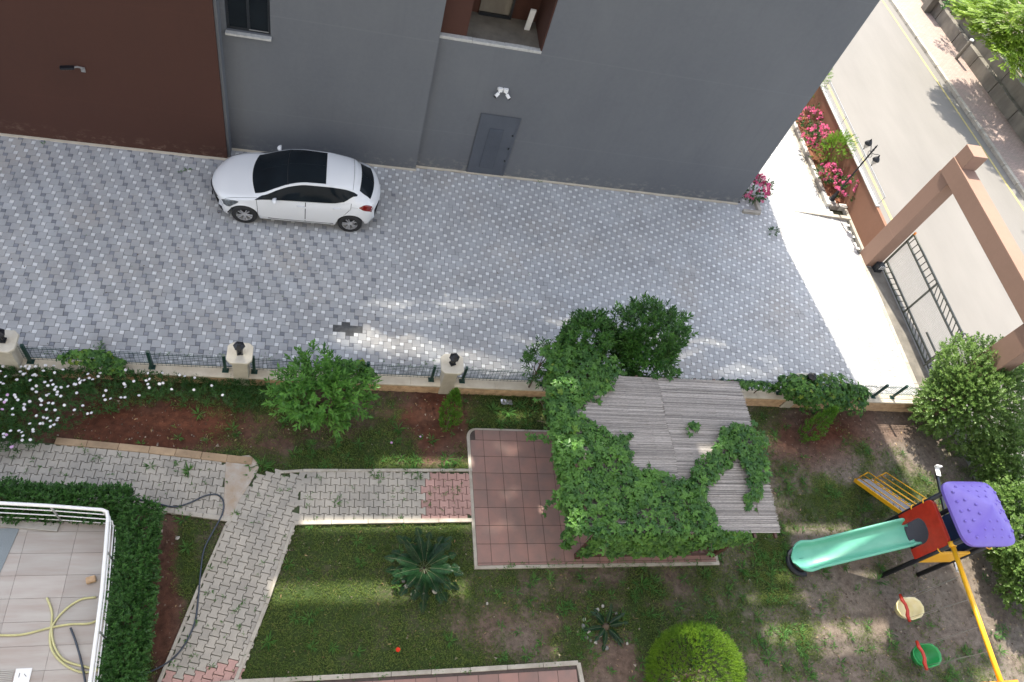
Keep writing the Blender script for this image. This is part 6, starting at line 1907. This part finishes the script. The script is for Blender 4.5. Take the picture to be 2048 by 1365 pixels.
tag(t, 'white cover and slatted grate at the bottom left corner of the terrace', 'drain cover')

# ------------------------------------------------------------------ little things
r = np.random.default_rng(201); p = G(1013, 806, .03)
mb = MB(); V_ = {}
for i in range(8):
    for j in range(5):
        mb.v.append((p.x - .14 + i * .04, p.y - .06 + j * .035, .02 + float(r.uniform(0, .05)))); mb.t.append(.5)
for i in range(7):
    for j in range(4):
        a_ = i * 5 + j; mb.f.append((a_, a_ + 5, a_ + 6, a_ + 1)); mb.m.append(0)
tag(mb.build('crumpled_foil', simple('foil', (.55, .56, .60), .3, .2, 20, metal=.7)), 'crumpled silver foil litter in the grass below the fence', 'litter')
def bloom(px, py, s, mat, label, name='poppy', h=.12):
    r = np.random.default_rng(int(px)); p = G(px, py, h); t = empty(name, (p.x, p.y, 0)); k = 10
    ang = np.arange(k) * 2 * math.pi / k; D = np.column_stack([np.cos(ang), np.sin(ang), np.full(k, .35)])
    leaves('petals', np.tile([0, 0, h], (k, 1)).astype(float), D, np.tile([0, 0, 1.0], (k, 1)), s, s * .8, mat, r, t)
    mb = MB(); mb.tube([(0, 0, 0), (0, 0, h)], .004, 5); mb.build('stem', m_moss, t)
    leaves('leaves', np.tile([0, 0, .01], (12, 1)).astype(float), np.column_stack([r.normal(0, 1, (12, 2)), np.full(12, .5)]), np.tile([0, 0, 1.0], (12, 1)), .10, .02, l_weed, r, t)
    tag(t, label, 'flower')
bloom(796, 1300, .055, f_red, 'single bright red flower in the lower lawn')
bloom(783, 886, .035, f_lilac, 'tiny pink flower in the grass right of the bright green bush', 'pink_flower', .05)
bloom(841, 874, .03, f_lilac, 'tiny pink flower left of the small conifer foot', 'pink_flower', .05)
N = 90; q = np.array([G(r.uniform(0, 1500), r.uniform(400, 730), .02) for _ in range(N)])
q = q[q[:, 1] < 15.3]
N = len(q); q[:, 2] = .018
leaves('fallen_leaves', q, np.column_stack([r.normal(size=(N, 2)), np.full(N, .1)]), np.tile([0, 0, 1.0], (N, 1)) + r.normal(0, .2, (N, 3)), r.uniform(.03, .07, N), r.uniform(.015, .03, N), m_bark, r)
o = bpy.data.objects['fallen_leaves']; tag(o, 'dry dark leaves scattered over the grey pavers', 'leaves', None, 'stuff')

# ------------------------------------------------------------------ litter of the garden soil: clods, pebbles, dead leaves and twigs
def soil_litter():
    r = np.random.default_rng(301); N = 9000
    x = r.uniform(-7, 18, N); y = r.uniform(1.3, 8.6, N); g, rd_ = regions(x, y)
    keep = (r.random(N) < np.clip(1.15 - g, .08, 1))
    for poly in (pathA, pathB, pathC): keep &= ~inpoly(x, y, poly)
    keep &= ~((x > PX0 - .1) & (x < PX1 + .1) & (y > PY0 - .1) & (y < PY1 + .1))
    px, py = pix(x, y); keep &= ~((px < 240) & (py > 1000)); keep &= ~((px > 440) & (px < 1165) & (py > 1355 - (px - 470) * .058))
    x, y = x[keep], y[keep]; n = len(x); s = r.gamma(2.0, .0055, n) + .004
    T = np.array([(1, 0, 0), (-.5, .87, 0), (-.5, -.87, 0), (0, 0, .8)])
    V = T[None] * s[:, None, None] * r.uniform(.6, 1.3, (n, 4, 1)); a = r.random(n) * 6.28
    ca, sa = np.cos(a)[:, None], np.sin(a)[:, None]; V = np.stack([V[..., 0] * ca - V[..., 1] * sa, V[..., 0] * sa + V[..., 1] * ca, V[..., 2]], -1) + np.stack([x, y, np.full(n, -.004)], -1)[:, None]
    F = (np.arange(n)[:, None, None] * 4 + np.array([[0, 1, 3], [1, 2, 3], [2, 0, 3]])[None]).reshape(-1, 3)
    m, nt, bs = newmat('clods'); nt.links.new(ramp(nt, attr(nt, 'rnd'), .1, .95, (.07, .045, .03), (.42, .36, .30)), bs.inputs['Base Color']); bs.inputs['Roughness'].default_value = .95
    o = raw_mesh('pebbles', V.reshape(-1, 3), F, m, np.repeat(r.random(n) ** 1.6, 4)); tag(o, 'small clods and pebbles strewn over the bare garden soil', 'pebbles', None, 'stuff')
    k = r.random(n) < .16; P = np.stack([x, y, np.full(n, .012)], -1)[k]; K = len(P)
    lm = leafmat('dead_leaf', (.16, .09, .04), (.42, .30, .16), .7, .1)
    o = leaves('dead_leaves', P, np.column_stack([r.normal(size=(K, 2)), np.full(K, .15)]), np.column_stack([r.normal(0, .3, (K, 2)), np.ones(K)]), r.uniform(.03, .09, K), r.uniform(.008, .03, K), lm, r)
    tag(o, 'dead leaves and straw lying on the garden soil', 'leaves', None, 'stuff')
soil_litter()
